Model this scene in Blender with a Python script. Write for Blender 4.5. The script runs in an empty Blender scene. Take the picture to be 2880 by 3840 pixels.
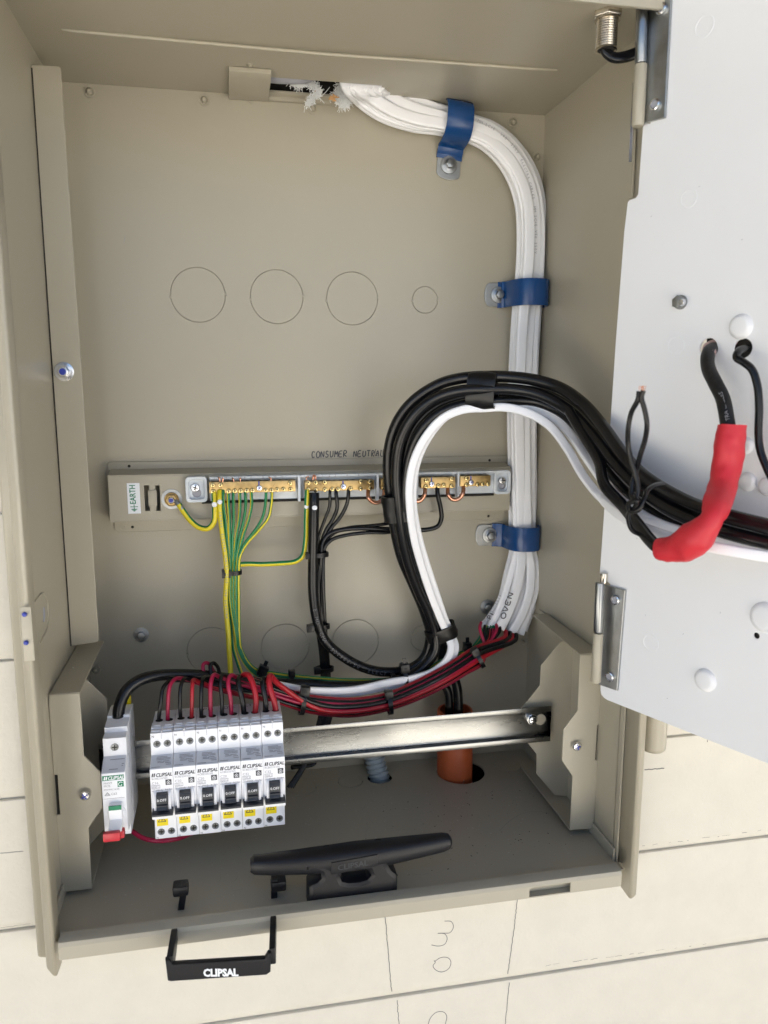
import bpy, bmesh, math, random
from mathutils import Vector, Matrix
R_ = math.radians
random.seed(7)
scene = bpy.context.scene
# ------------------------------------------------------------------ camera
S = 0.46                      # inner width of the cabinet in metres
F = 2927.17                   # focal length in photo pixels (photo 2880 x 3840)
CM = Matrix(((0.9812, 0.0309, -0.1906), (-0.1931, 0.1614, -0.9678), (0.0009, 0.9864, 0.1644)))
CP = Vector((0.3126, -1.6994, 0.8901))
H = 1.457                     # inner height in cabinet widths
cam = bpy.data.objects.new("camera", bpy.data.cameras.new("camera"))
scene.collection.objects.link(cam); scene.camera = cam
mw = CM.to_4x4(); mw.translation = CP * S
cam.matrix_world = mw
cam.data.sensor_fit = 'VERTICAL'; cam.data.sensor_height = 36.0
cam.data.lens = F / 3840 * 36
cam.data.clip_start = 0.02; cam.data.clip_end = 100
cam.data.dof.use_dof = True; cam.data.dof.focus_distance = 0.68; cam.data.dof.aperture_fstop = 9.0
# ------------------------------------------------------------------ light
SUN_EL, SUN_AZ = 68.0, 20.0   # the sun stands behind the clad wall, so the wall face is in open shade
world = bpy.data.worlds.new("World"); scene.world = world; world.use_nodes = True
nt = world.node_tree; nt.nodes.clear()
sky = nt.nodes.new('ShaderNodeTexSky'); sky.sky_type = 'NISHITA'; sky.sun_disc = False
sky.sun_elevation = R_(SUN_EL); sky.sun_rotation = R_(SUN_AZ)
bg = nt.nodes.new('ShaderNodeBackground'); bg.inputs['Strength'].default_value = 0.05
wo = nt.nodes.new('ShaderNodeOutputWorld')
nt.links.new(sky.outputs[0], bg.inputs[0]); nt.links.new(bg.outputs[0], wo.inputs[0])
sl = bpy.data.lights.new("sun", 'SUN'); sl.energy = 5.0; sl.angle = R_(0.5); sl.color = (1.0, 0.965, 0.91)
so = bpy.data.objects.new("sun", sl); scene.collection.objects.link(so)
el, az = R_(SUN_EL), R_(SUN_AZ)
sd = Vector((math.sin(az) * math.cos(el), math.cos(az) * math.cos(el), math.sin(el)))
so.rotation_euler = (-sd).to_track_quat('-Z', 'Y').to_euler(); so.location = (0, 3, 4)
scene.view_settings.view_transform = 'Standard'; scene.view_settings.look = 'None'
scene.view_settings.gamma = 1; scene.view_settings.exposure = 2.24
scene.view_settings.use_curve_mapping = False
PY0, PTH = -.475, 65.0

# ------------------------------------------------------------------ placing helpers
def ray(px, py):
    return CM @ Vector(((px - 1440) / F, -(py - 1920) / F, -1.0))
def P(px, py, Y):             # point on the plane y = Y (Y in cabinet widths)
    d = ray(px, py); t = (Y - CP.y) / d.y; return (CP + d * t) * S
def PX(px, py, X):
    d = ray(px, py); t = (X - CP.x) / d.x; return (CP + d * t) * S
def PZ(px, py, Z):
    d = ray(px, py); t = (Z - CP.z) / d.z; return (CP + d * t) * S
ZM = {'s': (0, 0, 1), 'd': (0, 0, 1.736), '1': (0, 0, .868), '2': (1440, 0, .868), '3': (0, 1280, .868), '4': (1440, 1280, .868),
      '5': (0, 2560, .868), '6': (1440, 2560, .868), 'b': (350, 2450, .4521), 'e': (400, 1700, .4822), 'n': (1100, 1700, .5124),
      'c': (1200, 2350, .4219), 'k': (1700, 2150, .3918), 'h': (2100, 2100, .4702), 'p': (2200, 1200, .4521), 'u': (2100, 0, .3617),
      'j': (1250, 250, .5425), 'w': (1650, 1900, .3014), 'f': (650, 2350, .3617), 'g': (1000, 2350, .4219), 'l': (0, 2100, .3165),
      'm': (0, 2750, .4522), 'r': (1900, 2500, .3165), 'q': (2100, 2700, .3617), 'o': (500, 3050, .7535), 't': (2480, 0, .5874),
      'a': (800, 200, .4219), 'v': (0, 0, .3165)}
def px(z, x, y):
    a = ZM[z]; return (a[0] + x * a[2], a[1] + y * a[2])
def Q(z, x, y, Y): return P(*px(z, x, y), Y)

# ------------------------------------------------------------------ materials
def mat(name, col, rough=.5, metal=0, bump=0, bscale=900, var=0, vscale=8, spec=.5, sub=0, coat=0, stretch=None, rvar=0):
    m = bpy.data.materials.new(name); m.use_nodes = True
    n = m.node_tree.nodes; l = m.node_tree.links; b = n['Principled BSDF']
    b.inputs['Base Color'].default_value = (*col, 1); b.inputs['Roughness'].default_value = rough
    b.inputs['Metallic'].default_value = metal; b.inputs['Specular IOR Level'].default_value = spec
    if coat: b.inputs['Coat Weight'].default_value = coat; b.inputs['Coat Roughness'].default_value = .15
    if bump or var or rvar:
        tc = n.new('ShaderNodeTexCoord'); mp = n.new('ShaderNodeMapping'); l.new(tc.outputs['Object'], mp.inputs[0])
        if stretch: mp.inputs['Scale'].default_value = stretch
    if bump:
        no = n.new('ShaderNodeTexNoise'); no.inputs['Scale'].default_value = bscale; no.inputs['Detail'].default_value = 3
        l.new(mp.outputs[0], no.inputs[0]); bp = n.new('ShaderNodeBump'); bp.inputs['Strength'].default_value = bump
        bp.inputs['Distance'].default_value = .0004; l.new(no.outputs[0], bp.inputs['Height']); l.new(bp.outputs[0], b.inputs['Normal'])
    if var or rvar:
        n2 = n.new('ShaderNodeTexNoise'); n2.inputs['Scale'].default_value = vscale; n2.inputs['Detail'].default_value = 6
        n2.inputs['Roughness'].default_value = .6; l.new(mp.outputs[0], n2.inputs[0])
    if var:
        cr = n.new('ShaderNodeMapRange'); cr.inputs[1].default_value = .3; cr.inputs[2].default_value = .7
        cr.inputs[3].default_value = 1 - var; cr.inputs[4].default_value = 1 + var; l.new(n2.outputs[0], cr.inputs[0])
        mx = n.new('ShaderNodeVectorMath'); mx.operation = 'SCALE'; mx.inputs[0].default_value = col
        l.new(cr.outputs[0], mx.inputs['Scale']); l.new(mx.outputs[0], b.inputs['Base Color'])
    if rvar:
        c2 = n.new('ShaderNodeMapRange'); c2.inputs[1].default_value = .3; c2.inputs[2].default_value = .7
        c2.inputs[3].default_value = rough - rvar; c2.inputs[4].default_value = rough + rvar
        l.new(n2.outputs[0], c2.inputs[0]); l.new(c2.outputs[0], b.inputs['Roughness'])
    return m
M = {}
M['paint'] = mat('beige_powder_coat', (.41, .372, .285), .33, spec=.6, bump=.22, bscale=700, var=.03, vscale=6, rvar=.015)
M['clad'] = mat('cream_board_paint', (.69, .645, .55), .75, bump=.9, bscale=330, var=.03, vscale=30)
M['groove'] = mat('board_edge_paint', (.60, .57, .50), .8)
M['pencil'] = mat('pencil', (.16, .155, .15), .7)
M['white'] = mat('white_powder_coat', (.84, .845, .855), .40, bump=.15, bscale=600, var=.02, vscale=7, rvar=.05)
M['zinc'] = mat('galvanised_steel', (.40, .41, .41), .36, 1, bump=.15, bscale=300, var=.16, vscale=60, rvar=.08)
M['rail'] = mat('rail_steel', (.30, .305, .30), .27, 1, bump=.15, bscale=350, var=.22, vscale=45, stretch=(.25, 1, 1), rvar=.06)
M['chrome'] = mat('plated_steel', (.70, .71, .73), .2, 1)
M['bolt'] = mat('zinc_bolt', (.30, .31, .32), .28, 1)
M['dkmetal'] = mat('dark_screw', (.16, .17, .18), .3, 1)
M['nickel'] = mat('nickel', (.66, .61, .53), .25, 1)
M['brass'] = mat('brass', (.46, .32, .14), .36, 1, var=.25, vscale=150, rvar=.1)
M['brass2'] = mat('brass_screw', (.62, .48, .22), .25, 1)
M['copper'] = mat('copper', (.74, .37, .24), .28, 1)
M['bluepaint'] = mat('blue_mark', (.03, .05, .35), .4)
M['blue'] = mat('blue_sleeve', (.006, .055, .19), .26, bump=.15, bscale=120)
M['black'] = mat('black_pvc', (.007, .007, .008), .26, bump=.1, bscale=300, spec=.38)
M['dusty'] = mat('dusty_black_pvc', (.011, .011, .011), .45, bump=.3, bscale=900, var=.5, vscale=400, spec=.35)
M['tape'] = mat('black_tape', (.007, .007, .007), .3, bump=.4, bscale=60, spec=.35)
M['tie'] = mat('black_nylon', (.008, .008, .009), .28, spec=.35)
M['bplastic'] = mat('black_plastic', (.008, .008, .010), .42, bump=.2, bscale=500, spec=.35)
M['toggle'] = mat('dark_toggle', (.022, .026, .034), .35)
M['red'] = mat('red_pvc', (.40, .010, .020), .32)
M['pink'] = mat('crimson_pvc', (.36, .008, .050), .32)
M['boot'] = mat('red_heatshrink', (.60, .022, .035), .5, bump=.5, bscale=70)
M['wht'] = mat('white_pvc', (.92, .92, .935), .36)
M['dimprint'] = mat('dim_print', (.12, .12, .125), .6)
M['print'] = mat('faint_print', (.42, .42, .45), .6)
M['green'] = mat('green_pvc', (.006, .20, .07), .33)
M['yellow'] = mat('yellow_pvc', (.72, .60, .02), .33)
M['grey'] = mat('grey_plastic', (.66, .70, .73), .4)
M['corr'] = mat('grey_conduit', (.36, .41, .43), .4)
M['orange'] = mat('orange_conduit', (.55, .115, .035), .38, var=.06, vscale=60)
M['rc'] = mat('white_breaker_plastic', (.88, .89, .92), .34)
M['lab'] = mat('pale_label', (.70, .72, .77), .5)
M['ink'] = mat('dark_ink', (.05, .05, .06), .5)
M['gink'] = mat('grey_ink', (.33, .33, .36), .5)
M['wink'] = mat('white_ink', (.85, .87, .9), .5)
M['ylab'] = mat('yellow_label', (.86, .68, .0), .45)
M['glab'] = mat('green_label', (.0, .22, .10), .4)
M['redp'] = mat('red_toggle', (.58, .03, .045), .32)
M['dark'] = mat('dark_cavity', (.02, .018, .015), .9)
M['wool'] = mat('insulation_wool', (.88, .89, .88), .95, bump=1, bscale=300)
M['wood'] = mat('torn_timber', (.55, .32, .14), .9)
M['ground'] = mat('pale_concrete', (.55, .515, .45), .9, var=.06, vscale=2)
M['fence'] = mat('bounce_fence_paint', (.50, .51, .53), .8)
M['wellgrey'] = mat('well_grey', (.22, .24, .27), .6)
M['cloth'] = mat('dark_cloth', (.03, .035, .05), .9)
M['skin'] = mat('skin', (.45, .27, .2), .5)
M['shade_soffit'] = mat('dark_shade_roof', (.10, .07, .05), .8)  # kept dark so the added roof sends little light down
M['dust'] = mat('dust_fleck', (.55, .53, .48), .9)

# ------------------------------------------------------------------ mesh helpers
def org(o):
    v = Vector((0, 0, 0))
    while o: v += o.location; o = o.parent
    return v
def mk(name, vs, fs, m, parent=None, smooth=False, mi=None, bevel=0, auto=True):
    me = bpy.data.meshes.new(name); o_ = org(parent)
    me.from_pydata([tuple(Vector(v) - o_) for v in vs], [], fs)
    for x in (m if isinstance(m, (list, tuple)) else [m]): me.materials.append(M[x] if isinstance(x, str) else x)
    if mi: me.polygons.foreach_set('material_index', mi)
    bm = bmesh.new(); bm.from_mesh(me); bmesh.ops.recalc_face_normals(bm, faces=bm.faces)
    if bevel:
        es = [e for e in bm.edges if len(e.link_faces) == 2 and e.calc_face_angle(0) > .5]
        bmesh.ops.bevel(bm, geom=es, offset=bevel, segments=2, affect='EDGES', profile=.6, clamp_overlap=True)
        smooth = True
    bm.to_mesh(me); bm.free()
    if smooth:
        me.polygons.foreach_set('use_smooth', [True] * len(me.polygons))
        try: me.set_sharp_from_angle(angle=R_(38))
        except Exception: pass
    o = bpy.data.objects.new(name, me); scene.collection.objects.link(o)
    if parent: o.parent = parent
    return o
def tag(o, label=None, cat=None, group=None, kind=None):
    if label: o['label'] = label
    if cat: o['category'] = cat
    if group: o['group'] = group
    if kind: o['kind'] = kind
    return o
def thing(name, loc, label, cat, group=None):
    o = bpy.data.objects.new(name, None); o.empty_display_size = .02; scene.collection.objects.link(o)
    o.location = loc; return tag(o, label, cat, group)
class MB:
    def __init__(s): s.v = []; s.f = []; s.mi = []
    def add(s, vs, fs, k=0):
        b = len(s.v); s.v += [Vector(v) for v in vs]; s.f += [tuple(b + i for i in f) for f in fs]; s.mi += [k] * len(fs); return s
    def box(s, x0, x1, y0, y1, z0, z1, k=0):
        v = [(x, y, z) for x in (x0, x1) for y in (y0, y1) for z in (z0, z1)]
        return s.add(v, [(0, 1, 3, 2), (4, 6, 7, 5), (0, 4, 5, 1), (2, 3, 7, 6), (0, 2, 6, 4), (1, 5, 7, 3)], k)
    def prism(s, pts, off, k=0):      # polygon pts extruded by vector off
        n = len(pts); a = [Vector(p) for p in pts]; b = [p + Vector(off) for p in a]
        return s.add(a + b, [tuple(range(n)), tuple(reversed(range(n, 2 * n)))] + [(i, (i + 1) % n, n + (i + 1) % n, n + i) for i in range(n)], k)
    def lathe(s, prof, c, ax, n=20, k=0, ph=0):
        ax = Vector(ax).normalized(); u = ax.orthogonal().normalized(); w = ax.cross(u); c = Vector(c); vs = []
        for r, h in prof:
            for i in range(n):
                t = 2 * math.pi * i / n + ph; vs.append(c + ax * h + (u * math.cos(t) + w * math.sin(t)) * r)
        fs = [(j * n + i, j * n + (i + 1) % n, (j + 1) * n + (i + 1) % n, (j + 1) * n + i) for j in range(len(prof) - 1) for i in range(n)]
        fs += [tuple(reversed(range(n))), tuple(range((len(prof) - 1) * n, len(prof) * n))]
        return s.add(vs, fs, k)
    def obox(s, c, a, b, d, k=0):     # oriented box, half vectors a, b, d
        c, a, b, d = map(Vector, (c, a, b, d)); v = [c + a * i + b * j + d * h for i in (-1, 1) for j in (-1, 1) for h in (-1, 1)]
        return s.add(v, [(0, 1, 3, 2), (4, 6, 7, 5), (0, 4, 5, 1), (2, 3, 7, 6), (0, 2, 6, 4), (1, 5, 7, 3)], k)
    def tube(s, pts, r, n=10, k=0, prof=None, ref=None, res=6, twist=0, band=None, closed=False):
        pts = smooth_path([Vector(p) for p in pts], res, closed); N = len(pts)
        T = []
        for i in range(N):
            a = pts[(i - 1) % N] if closed or i else pts[0]; b = pts[(i + 1) % N] if closed or i < N - 1 else pts[-1]
            T.append((b - a).normalized())
        nrm = (Vector(ref) if ref else T[0].orthogonal()); vs = []; prof = prof or [(math.cos(2 * math.pi * i / n), math.sin(2 * math.pi * i / n)) for i in range(n)]
        n = len(prof)
        for i in range(N):
            base = Vector(ref) if ref and abs(T[i].dot(Vector(ref))) < .93 else nrm
            nrm = (base - T[i] * base.dot(T[i])).normalized(); b = T[i].cross(nrm); tw = twist * i / N
            rr = r(i / (N - 1)) if callable(r) else r
            for (x, y) in prof:
                X = x * math.cos(tw) - y * math.sin(tw); Y = x * math.sin(tw) + y * math.cos(tw)
                vs.append(pts[i] + (b * X + nrm * Y) * rr)
        M_ = N if closed else N - 1
        fs = []; mi = []
        for j in range(M_):
            for i in range(n):
                fs.append((j * n + i, j * n + (i + 1) % n, ((j + 1) % N) * n + (i + 1) % n, ((j + 1) % N) * n + i)); mi.append(k if not band else band(i / n))
        if not closed: fs += [tuple(reversed(range(n))), tuple(range((N - 1) * n, N * n))]; mi += [k, k]
        b0 = len(s.v); s.v += vs; s.f += [tuple(b0 + q for q in f) for f in fs]; s.mi += mi
        return s
    def build(s, name, m, parent=None, smooth=False, bevel=0):
        return mk(name, s.v, s.f, m, parent, smooth, s.mi if isinstance(m, (list, tuple)) else None, bevel)
def smooth_path(p, res, closed=False):
    if res <= 1 or len(p) < 3: return p
    out = []; n = len(p); seg = n if closed else n - 1
    for i in range(seg):
        g = (lambda j: p[j % n]) if closed else (lambda j: p[0] * 2 - p[1] if j < 0 else (p[-1] * 2 - p[-2] if j >= n else p[j]))
        a, b, c, d = g(i - 1), g(i), g(i + 1), g(i + 2)
        t0 = 0.; e = lambda u, v: max((v - u).length, 1e-6) ** .5
        t1 = t0 + e(a, b); t2 = t1 + e(b, c); t3 = t2 + e(c, d)
        for k in range(res):
            t = t1 + (t2 - t1) * k / res
            A1 = a * ((t1 - t) / (t1 - t0)) + b * ((t - t0) / (t1 - t0)); A2 = b * ((t2 - t) / (t2 - t1)) + c * ((t - t1) / (t2 - t1)); A3 = c * ((t3 - t) / (t3 - t2)) + d * ((t - t2) / (t3 - t2))
            B1 = A1 * ((t2 - t) / (t2 - t0)) + A2 * ((t - t0) / (t2 - t0)); B2 = A2 * ((t3 - t) / (t3 - t1)) + A3 * ((t - t1) / (t3 - t1))
            out.append(B1 * ((t2 - t) / (t2 - t1)) + B2 * ((t - t1) / (t2 - t1)))
    if not closed: out.append(p[-1])
    return out
def circ(cx, cy, r, n=40, ry=None): return [(cx + r * math.cos(2 * math.pi * i / n), cy + (ry or r) * math.sin(2 * math.pi * i / n)) for i in range(n)]
def sheet(name, outer, holes, o, u, v, th, m, parent=None, bev=.0004):
    """flat sheet with holes: 2D outlines in metres mapped by o + u*x + v*y, thickness th along u x v"""
    cu = bpy.data.curves.new('c', 'CURVE'); cu.dimensions = '2D'; cu.fill_mode = 'BOTH'; cu.extrude = max(th / 2 - bev, 1e-5); cu.bevel_depth = bev; cu.bevel_resolution = 1; cu.offset = -bev
    for pl in [outer] + holes:
        sp = cu.splines.new('POLY'); sp.points.add(len(pl) - 1); sp.use_cyclic_u = True
        for q, p in zip(sp.points, pl): q.co = (p[0], p[1], 0, 1)
    ob = bpy.data.objects.new('c', cu); me = bpy.data.meshes.new_from_object(ob)
    o, u, v = Vector(o), Vector(u), Vector(v); w = u.cross(v).normalized()
    vs = [o + u * p.co.x + v * p.co.y + w * p.co.z for p in me.vertices]; fs = [tuple(f.vertices) for f in me.polygons]
    bpy.data.objects.remove(ob); bpy.data.curves.remove(cu); bpy.data.meshes.remove(me)
    r = mk(name, vs, fs, m, parent)
    r.data.polygons.foreach_set('use_smooth', [True] * len(r.data.polygons)); r.data.set_sharp_from_angle(angle=R_(25))
    return r
def text_mesh(mb, body, o, u, v, size, k=0, bold=0, shear=0, lift=.0002, align='LEFT', sx=1):
    cu = bpy.data.curves.new('t', 'FONT'); cu.body = body; cu.size = size; cu.offset = bold; cu.shear = shear; cu.align_x = align; cu.resolution_u = 2
    ob = bpy.data.objects.new('t', cu); me = bpy.data.meshes.new_from_object(ob)
    o, u, v = Vector(o), Vector(u), Vector(v); w = u.cross(v).normalized()
    mb.add([o + u * (p.co.x * sx) + v * p.co.y + w * lift for p in me.vertices], [tuple(f.vertices) for f in me.polygons], k)
    bpy.data.objects.remove(ob); bpy.data.curves.remove(cu); bpy.data.meshes.remove(me)
GL = {'C': [[(.8, .85), (.4, 1), (.1, .7), (.1, .25), (.4, 0), (.8, .12)]], 'O': [[(.5, 1), (.15, .8), (.05, .4), (.3, .02), (.7, .05), (.9, .45), (.8, .85), (.5, 1)]],
      'N': [[(.1, 0), (.1, 1), (.75, .05), (.8, 1)]], 'S': [[(.75, .9), (.4, 1), (.15, .8), (.3, .55), (.7, .4), (.65, .1), (.3, 0), (.05, .12)]],
      'U': [[(.1, 1), (.12, .2), (.4, 0), (.75, .2), (.8, 1)]], 'M': [[(.05, 0), (.15, 1), (.45, .35), (.75, 1), (.9, 0)]],
      'E': [[(.75, 1), (.15, .95), (.1, 0), (.75, .05)], [(.12, .5), (.6, .55)]], 'R': [[(.1, 0), (.12, 1), (.6, .95), (.65, .6), (.15, .45), (.75, 0)]],
      'T': [[(.0, .95), (.85, 1)], [(.4, .97), (.42, 0)]], 'A': [[(.05, 0), (.4, 1), (.8, 0)], [(.2, .4), (.65, .4)]], 'L': [[(.15, 1), (.12, .03), (.7, .0)]],
      'P': [[(.15, 0), (.12, 1), (.65, .9), (.65, .55), (.15, .45)]], 'I': [[(.3, 1), (.3, 0)]], 'V': [[(.05, 1), (.4, 0), (.8, 1)]], 'K': [[(.1, 0), (.1, 1)], [(.7, 1), (.12, .45), (.75, 0)]],
      'G': [[(.8, .85), (.4, 1), (.1, .7), (.1, .25), (.4, 0), (.8, .15), (.8, .45), (.5, .45)]], ' ': [], '.': [[(.1, 0), (.15, .05)]], '1': [[(.2, .8), (.4, 1), (.4, 0)]],
      '2': [[(.1, .8), (.4, 1), (.7, .75), (.1, 0), (.8, 0)]]}
def ribbon(mb, pts, w, nrm, k=0, res=3):
    pts = smooth_path([Vector(p) for p in pts], res); n = len(pts); vs = []
    for i in range(n):
        t = (pts[min(i + 1, n - 1)] - pts[max(i - 1, 0)]).normalized(); s = t.cross(Vector(nrm)).normalized() * w / 2; vs += [pts[i] + s, pts[i] - s]
    mb.add(vs, [(2 * i, 2 * i + 1, 2 * i + 3, 2 * i + 2) for i in range(n - 1)], k)
def scrawl(mb, txt, o, u, v, w, adv=1.15, jit=.05):
    o, u, v = Vector(o), Vector(u), Vector(v); x = 0; nrm = u.cross(v).normalized()
    for ch in txt:
        for st in GL.get(ch, []):
            ribbon(mb, [o + u * (x + a + random.uniform(-jit, jit)) + v * (b + random.uniform(-jit, jit)) for a, b in st], w, nrm)
        x += adv * (.6 if ch in 'I1 .' else 1)
XV, YV, ZV = Vector((1, 0, 0)), Vector((0, 1, 0)), Vector((0, 0, 1))
OUT = -YV
def W(x, y, z): return Vector((x * S, y * S, z * S))

# ------------------------------------------------------------------ ground and clad wall
g = MB().add([(-7, -9, -1.25), (7, -9, -1.25), (7, 3, -1.25), (-7, 3, -1.25)], [(0, 1, 2, 3)]).build('ground', 'ground'); tag(g, kind='structure')
fn = thing('bounce_fence', (0, -5.6, -1.25), 'pale unseen fence added across the yard to bounce sunlight', 'fence')  # added out of view to bounce sunlight into the cabinet
for k in range(52):
    MB().box(-6.5 + k * .25, -6.5 + k * .25 + .244, -5.62, -5.6, -1.25, 1.3).build('bounce_board', 'fence', fn)
rf = thing('shade_roof', (0, -.7, 1.32), 'unseen dark roof overhang added to shade the boarded wall', 'roof')  # added above the view to cut sky light
MB().box(-3.2, 3.4, -1.0, .05, 1.32, 1.34).build('shade_soffit', 'shade_soffit', rf); MB().box(-3.2, 3.4, -1.03, -1.0, 1.28, 1.46).build('shade_fascia', 'clad', rf)
# unseen figure added behind the camera to block yard light from the cabinet
def blocker():
    bmv = [((.13, -1.36, -.30), .13), ((.13, -1.36, -.12), .125), ((.13, -1.34, .02), .145), ((.13, -1.33, .14), .15), ((.13, -1.32, .24), .07), ((.13, -1.29, .31), .062), ((.13, -1.28, .37), .085), ((.13, -1.28, .45), .085),
           ((-.04, -1.32, .16), .07), ((-.11, -1.20, .02), .05), ((-.02, -1.02, .20), .04), ((.02, -.96, .27), .03), ((.30, -1.32, .16), .07), ((.37, -1.20, .02), .05), ((.28, -1.02, .20), .04), ((.26, -.96, .27), .03),
           ((.04, -1.36, -.40), .10), ((.03, -1.34, -.80), .065), ((.03, -1.36, -1.18), .045), ((.03, -1.22, -1.21), .04), ((.22, -1.36, -.40), .10), ((.24, -1.34, -.80), .065), ((.24, -1.36, -1.18), .045), ((.24, -1.22, -1.21), .04)]
    ed = [(0, 1), (1, 2), (2, 3), (3, 4), (4, 5), (5, 6), (6, 7), (3, 8), (8, 9), (9, 10), (10, 11), (3, 12), (12, 13), (13, 14), (14, 15), (0, 16), (16, 17), (17, 18), (18, 19), (0, 20), (20, 21), (21, 22), (22, 23)]
    me = bpy.data.meshes.new('blocker'); me.from_pydata([v for v, _ in bmv], ed, []); me.materials.append(M['cloth'])
    o = bpy.data.objects.new('blocker', me); scene.collection.objects.link(o)
    sk = o.modifiers.new('skin', 'SKIN'); o.modifiers.new('sub', 'SUBSURF').levels = 1
    for i, (_, r_) in enumerate(bmv): me.skin_vertices[0].data[i].radius = (r_, r_ * .8)
    me.skin_vertices[0].data[0].use_root = True
    for sx in (-1, 1):       # hands: palm and five bent fingers each
        w = Vector((.14 + .12 * sx, -.96, .27)); hb = MB().tube([w, w + Vector((-.01 * sx, .03, .03)), w + Vector((-.015 * sx, .045, .06))], lambda t: .022 + .012 * t, 10)
        for k, ln in enumerate((.055, .068, .072, .066)):
            b = w + Vector((-.015 * sx, .045, .05 + .018 * (k - 1.2))); hb.tube([b, b + Vector((-.015 * sx, ln * .4, .004)), b + Vector((-.03 * sx, ln * .5, .004)), b + Vector((-.045 * sx, ln * .35, .002))], lambda t: .009 - .002 * t, 8)
        b = w + Vector((0, .03, .03)); hb.tube([b, b + Vector((-.02 * sx, .02, -.02)), b + Vector((-.05 * sx, .025, -.022))], lambda t: .011 - .003 * t, 8)
        hb.build('hand', 'skin', o, smooth=True)
    MB().lathe([(.02, .0), (.082, .02), (.098, .07), (.092, .12), (.05, .155), (.01, .16)], (.13, -1.29, .40), ZV, 20).build('hair', 'ink', o, smooth=True)
    tag(o, 'person in dark clothes, added out of view to shade the cabinet, arms raised to chest height', 'blocker')
blocker()
wall = thing('weatherboard_wall', (0.2, -.19, -1.24), 'cream painted weatherboard wall with pencil marks, round the open switchboard', 'wall')
YF = -.1932; OX0, OX1, OZ0, OZ1 = -.014, .488, -.003, H * S + .03
z0 = -.0110 - .1092 * 11
for k in range(23):
    za = z0 + .1092 * k; zb = za + .1092; mb = MB(); gb = MB()
    def strip(x0, x1):
        # tapered board, thick rounded lower edge standing proud of the board below
        pr = [(YF + .012, za), (YF + .0034, za + .0002), (YF + .0026, za + .0018), (YF + .0014, za + .0046), (YF + .0003, za + .0085), (YF, za + .013), (YF, zb - .0004), (YF + .0004, zb), (YF + .012, zb)]
        n = len(pr); mb.add([(x, y, z) for x in (x0, x1) for y, z in pr], [tuple(range(n)), tuple(reversed(range(n, 2 * n)))] + [(i, (i + 1) % n, n + (i + 1) % n, n + i) for i in range(n)])
    if zb < OZ0 or za > OZ1: strip(-2.6, 2.9)
    else:
        strip(-2.6, OX0); strip(OX1, 2.9)
        if za < OZ0: pass
        if za < OZ0 < zb:
            pr = [(YF + .012, za), (YF + .0034, za + .0002), (YF + .0026, za + .0018), (YF + .0014, za + .0046), (YF + .0003, za + .0085), (YF, OZ0), (YF + .012, OZ0)]
            n = len(pr); mb.add([(x, y, z) for x in (OX0, OX1) for y, z in pr], [tuple(range(n)), tuple(reversed(range(n, 2 * n)))] + [(i, (i + 1) % n, n + (i + 1) % n, n + i) for i in range(n)])
    mb.build('weatherboard', 'clad', wall, smooth=True)
MB().box(-2.6, 2.9, .03, .05, -1.25, 1.3).build('backing_light_stop', 'dark', wall)  # dark sheet added behind the boards to stop light leaking in
MB().box(-2.6, 2.9, YF + .012, .05, 1.28, 1.3).build('top_light_stop', 'dark', wall)  # closes the top of the added backing against light
MB().box(-2.6, -2.58, YF + .012, .03, -1.25, 1.28).add([(2.9, YF, -1.25), (2.9, .03, -1.25), (2.9, .03, 1.28), (2.9, YF, 1.28)], [(0, 1, 2, 3)]).build('wall_end', 'dark', wall)
pm = MB(); YP = -.4204
def pl(z, pts, w=.0006, n=14, j=.0003):
    a = []
    for (x0, y0), (x1, y1) in zip(pts[:-1], pts[1:]):
        for i in range(n):
            t = i / n; a.append((x0 + (x1 - x0) * t, y0 + (y1 - y0) * t))
    a.append(pts[-1])
    q = [Q(z, x, y, YP) + Vector((random.gauss(0, j), 0, random.gauss(0, j))) * .6 for x, y in a]
    ribbon(pm, q, w, OUT, res=1)
pl('6', [(5, 1010), (20, 1180), (33, 1335)]); pl('6', [(577, 930), (560, 1080), (535, 1258)]); pl('6', [(541, 1295), (523, 1480)]); pl('6', [(57, 1372), (65, 1480)])
def pc(z, pts, w=.0006): ribbon(pm, [Q(z, x, y, YP) for x, y in pts], w, OUT, res=5)
pc('6', [(262, 1030), (290, 1032), (300, 1055), (285, 1080), (255, 1082), (232, 1083), (262, 1085), (273, 1105), (262, 1130), (235, 1138), (205, 1133)])
pc('6', [(218, 1205), (245, 1188), (275, 1188), (289, 1205), (280, 1235), (250, 1250), (222, 1240), (212, 1222), (222, 1208), (216, 1200)])
pc('6', [(190, 1480), (200, 1450), (225, 1425), (255, 1422), (271, 1440), (265, 1475)])
pl('6', [(1125, 377), (1211, 369)], .0009); pl('5', [(0, 738), (100, 728)], .0005)
for xa, xb, x0_, y0_, x1_, y1_ in ((1115, 1620, 1115, 707, 1620, 640), (700, 1380, 700, 1222, 1380, 1130)):
    x = xa
    while x < xb:
        L = random.uniform(5, 38); f = lambda q: y0_ + (y1_ - y0_) * (q - x0_) / (x1_ - x0_) + random.uniform(-2.5, 2.5)
        pl('6', [(x, f(x)), (x + L, f(x + L))], random.uniform(.00015, .0004), 4, .0002); x += L + random.uniform(4, 60)
pl('5', [(0, 1060), (130, 1042)], .0003); pl('h', [(1175, 1435), (1177, 1450)], .0006)
pm.build('pencil_marks', 'pencil', wall)

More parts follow.
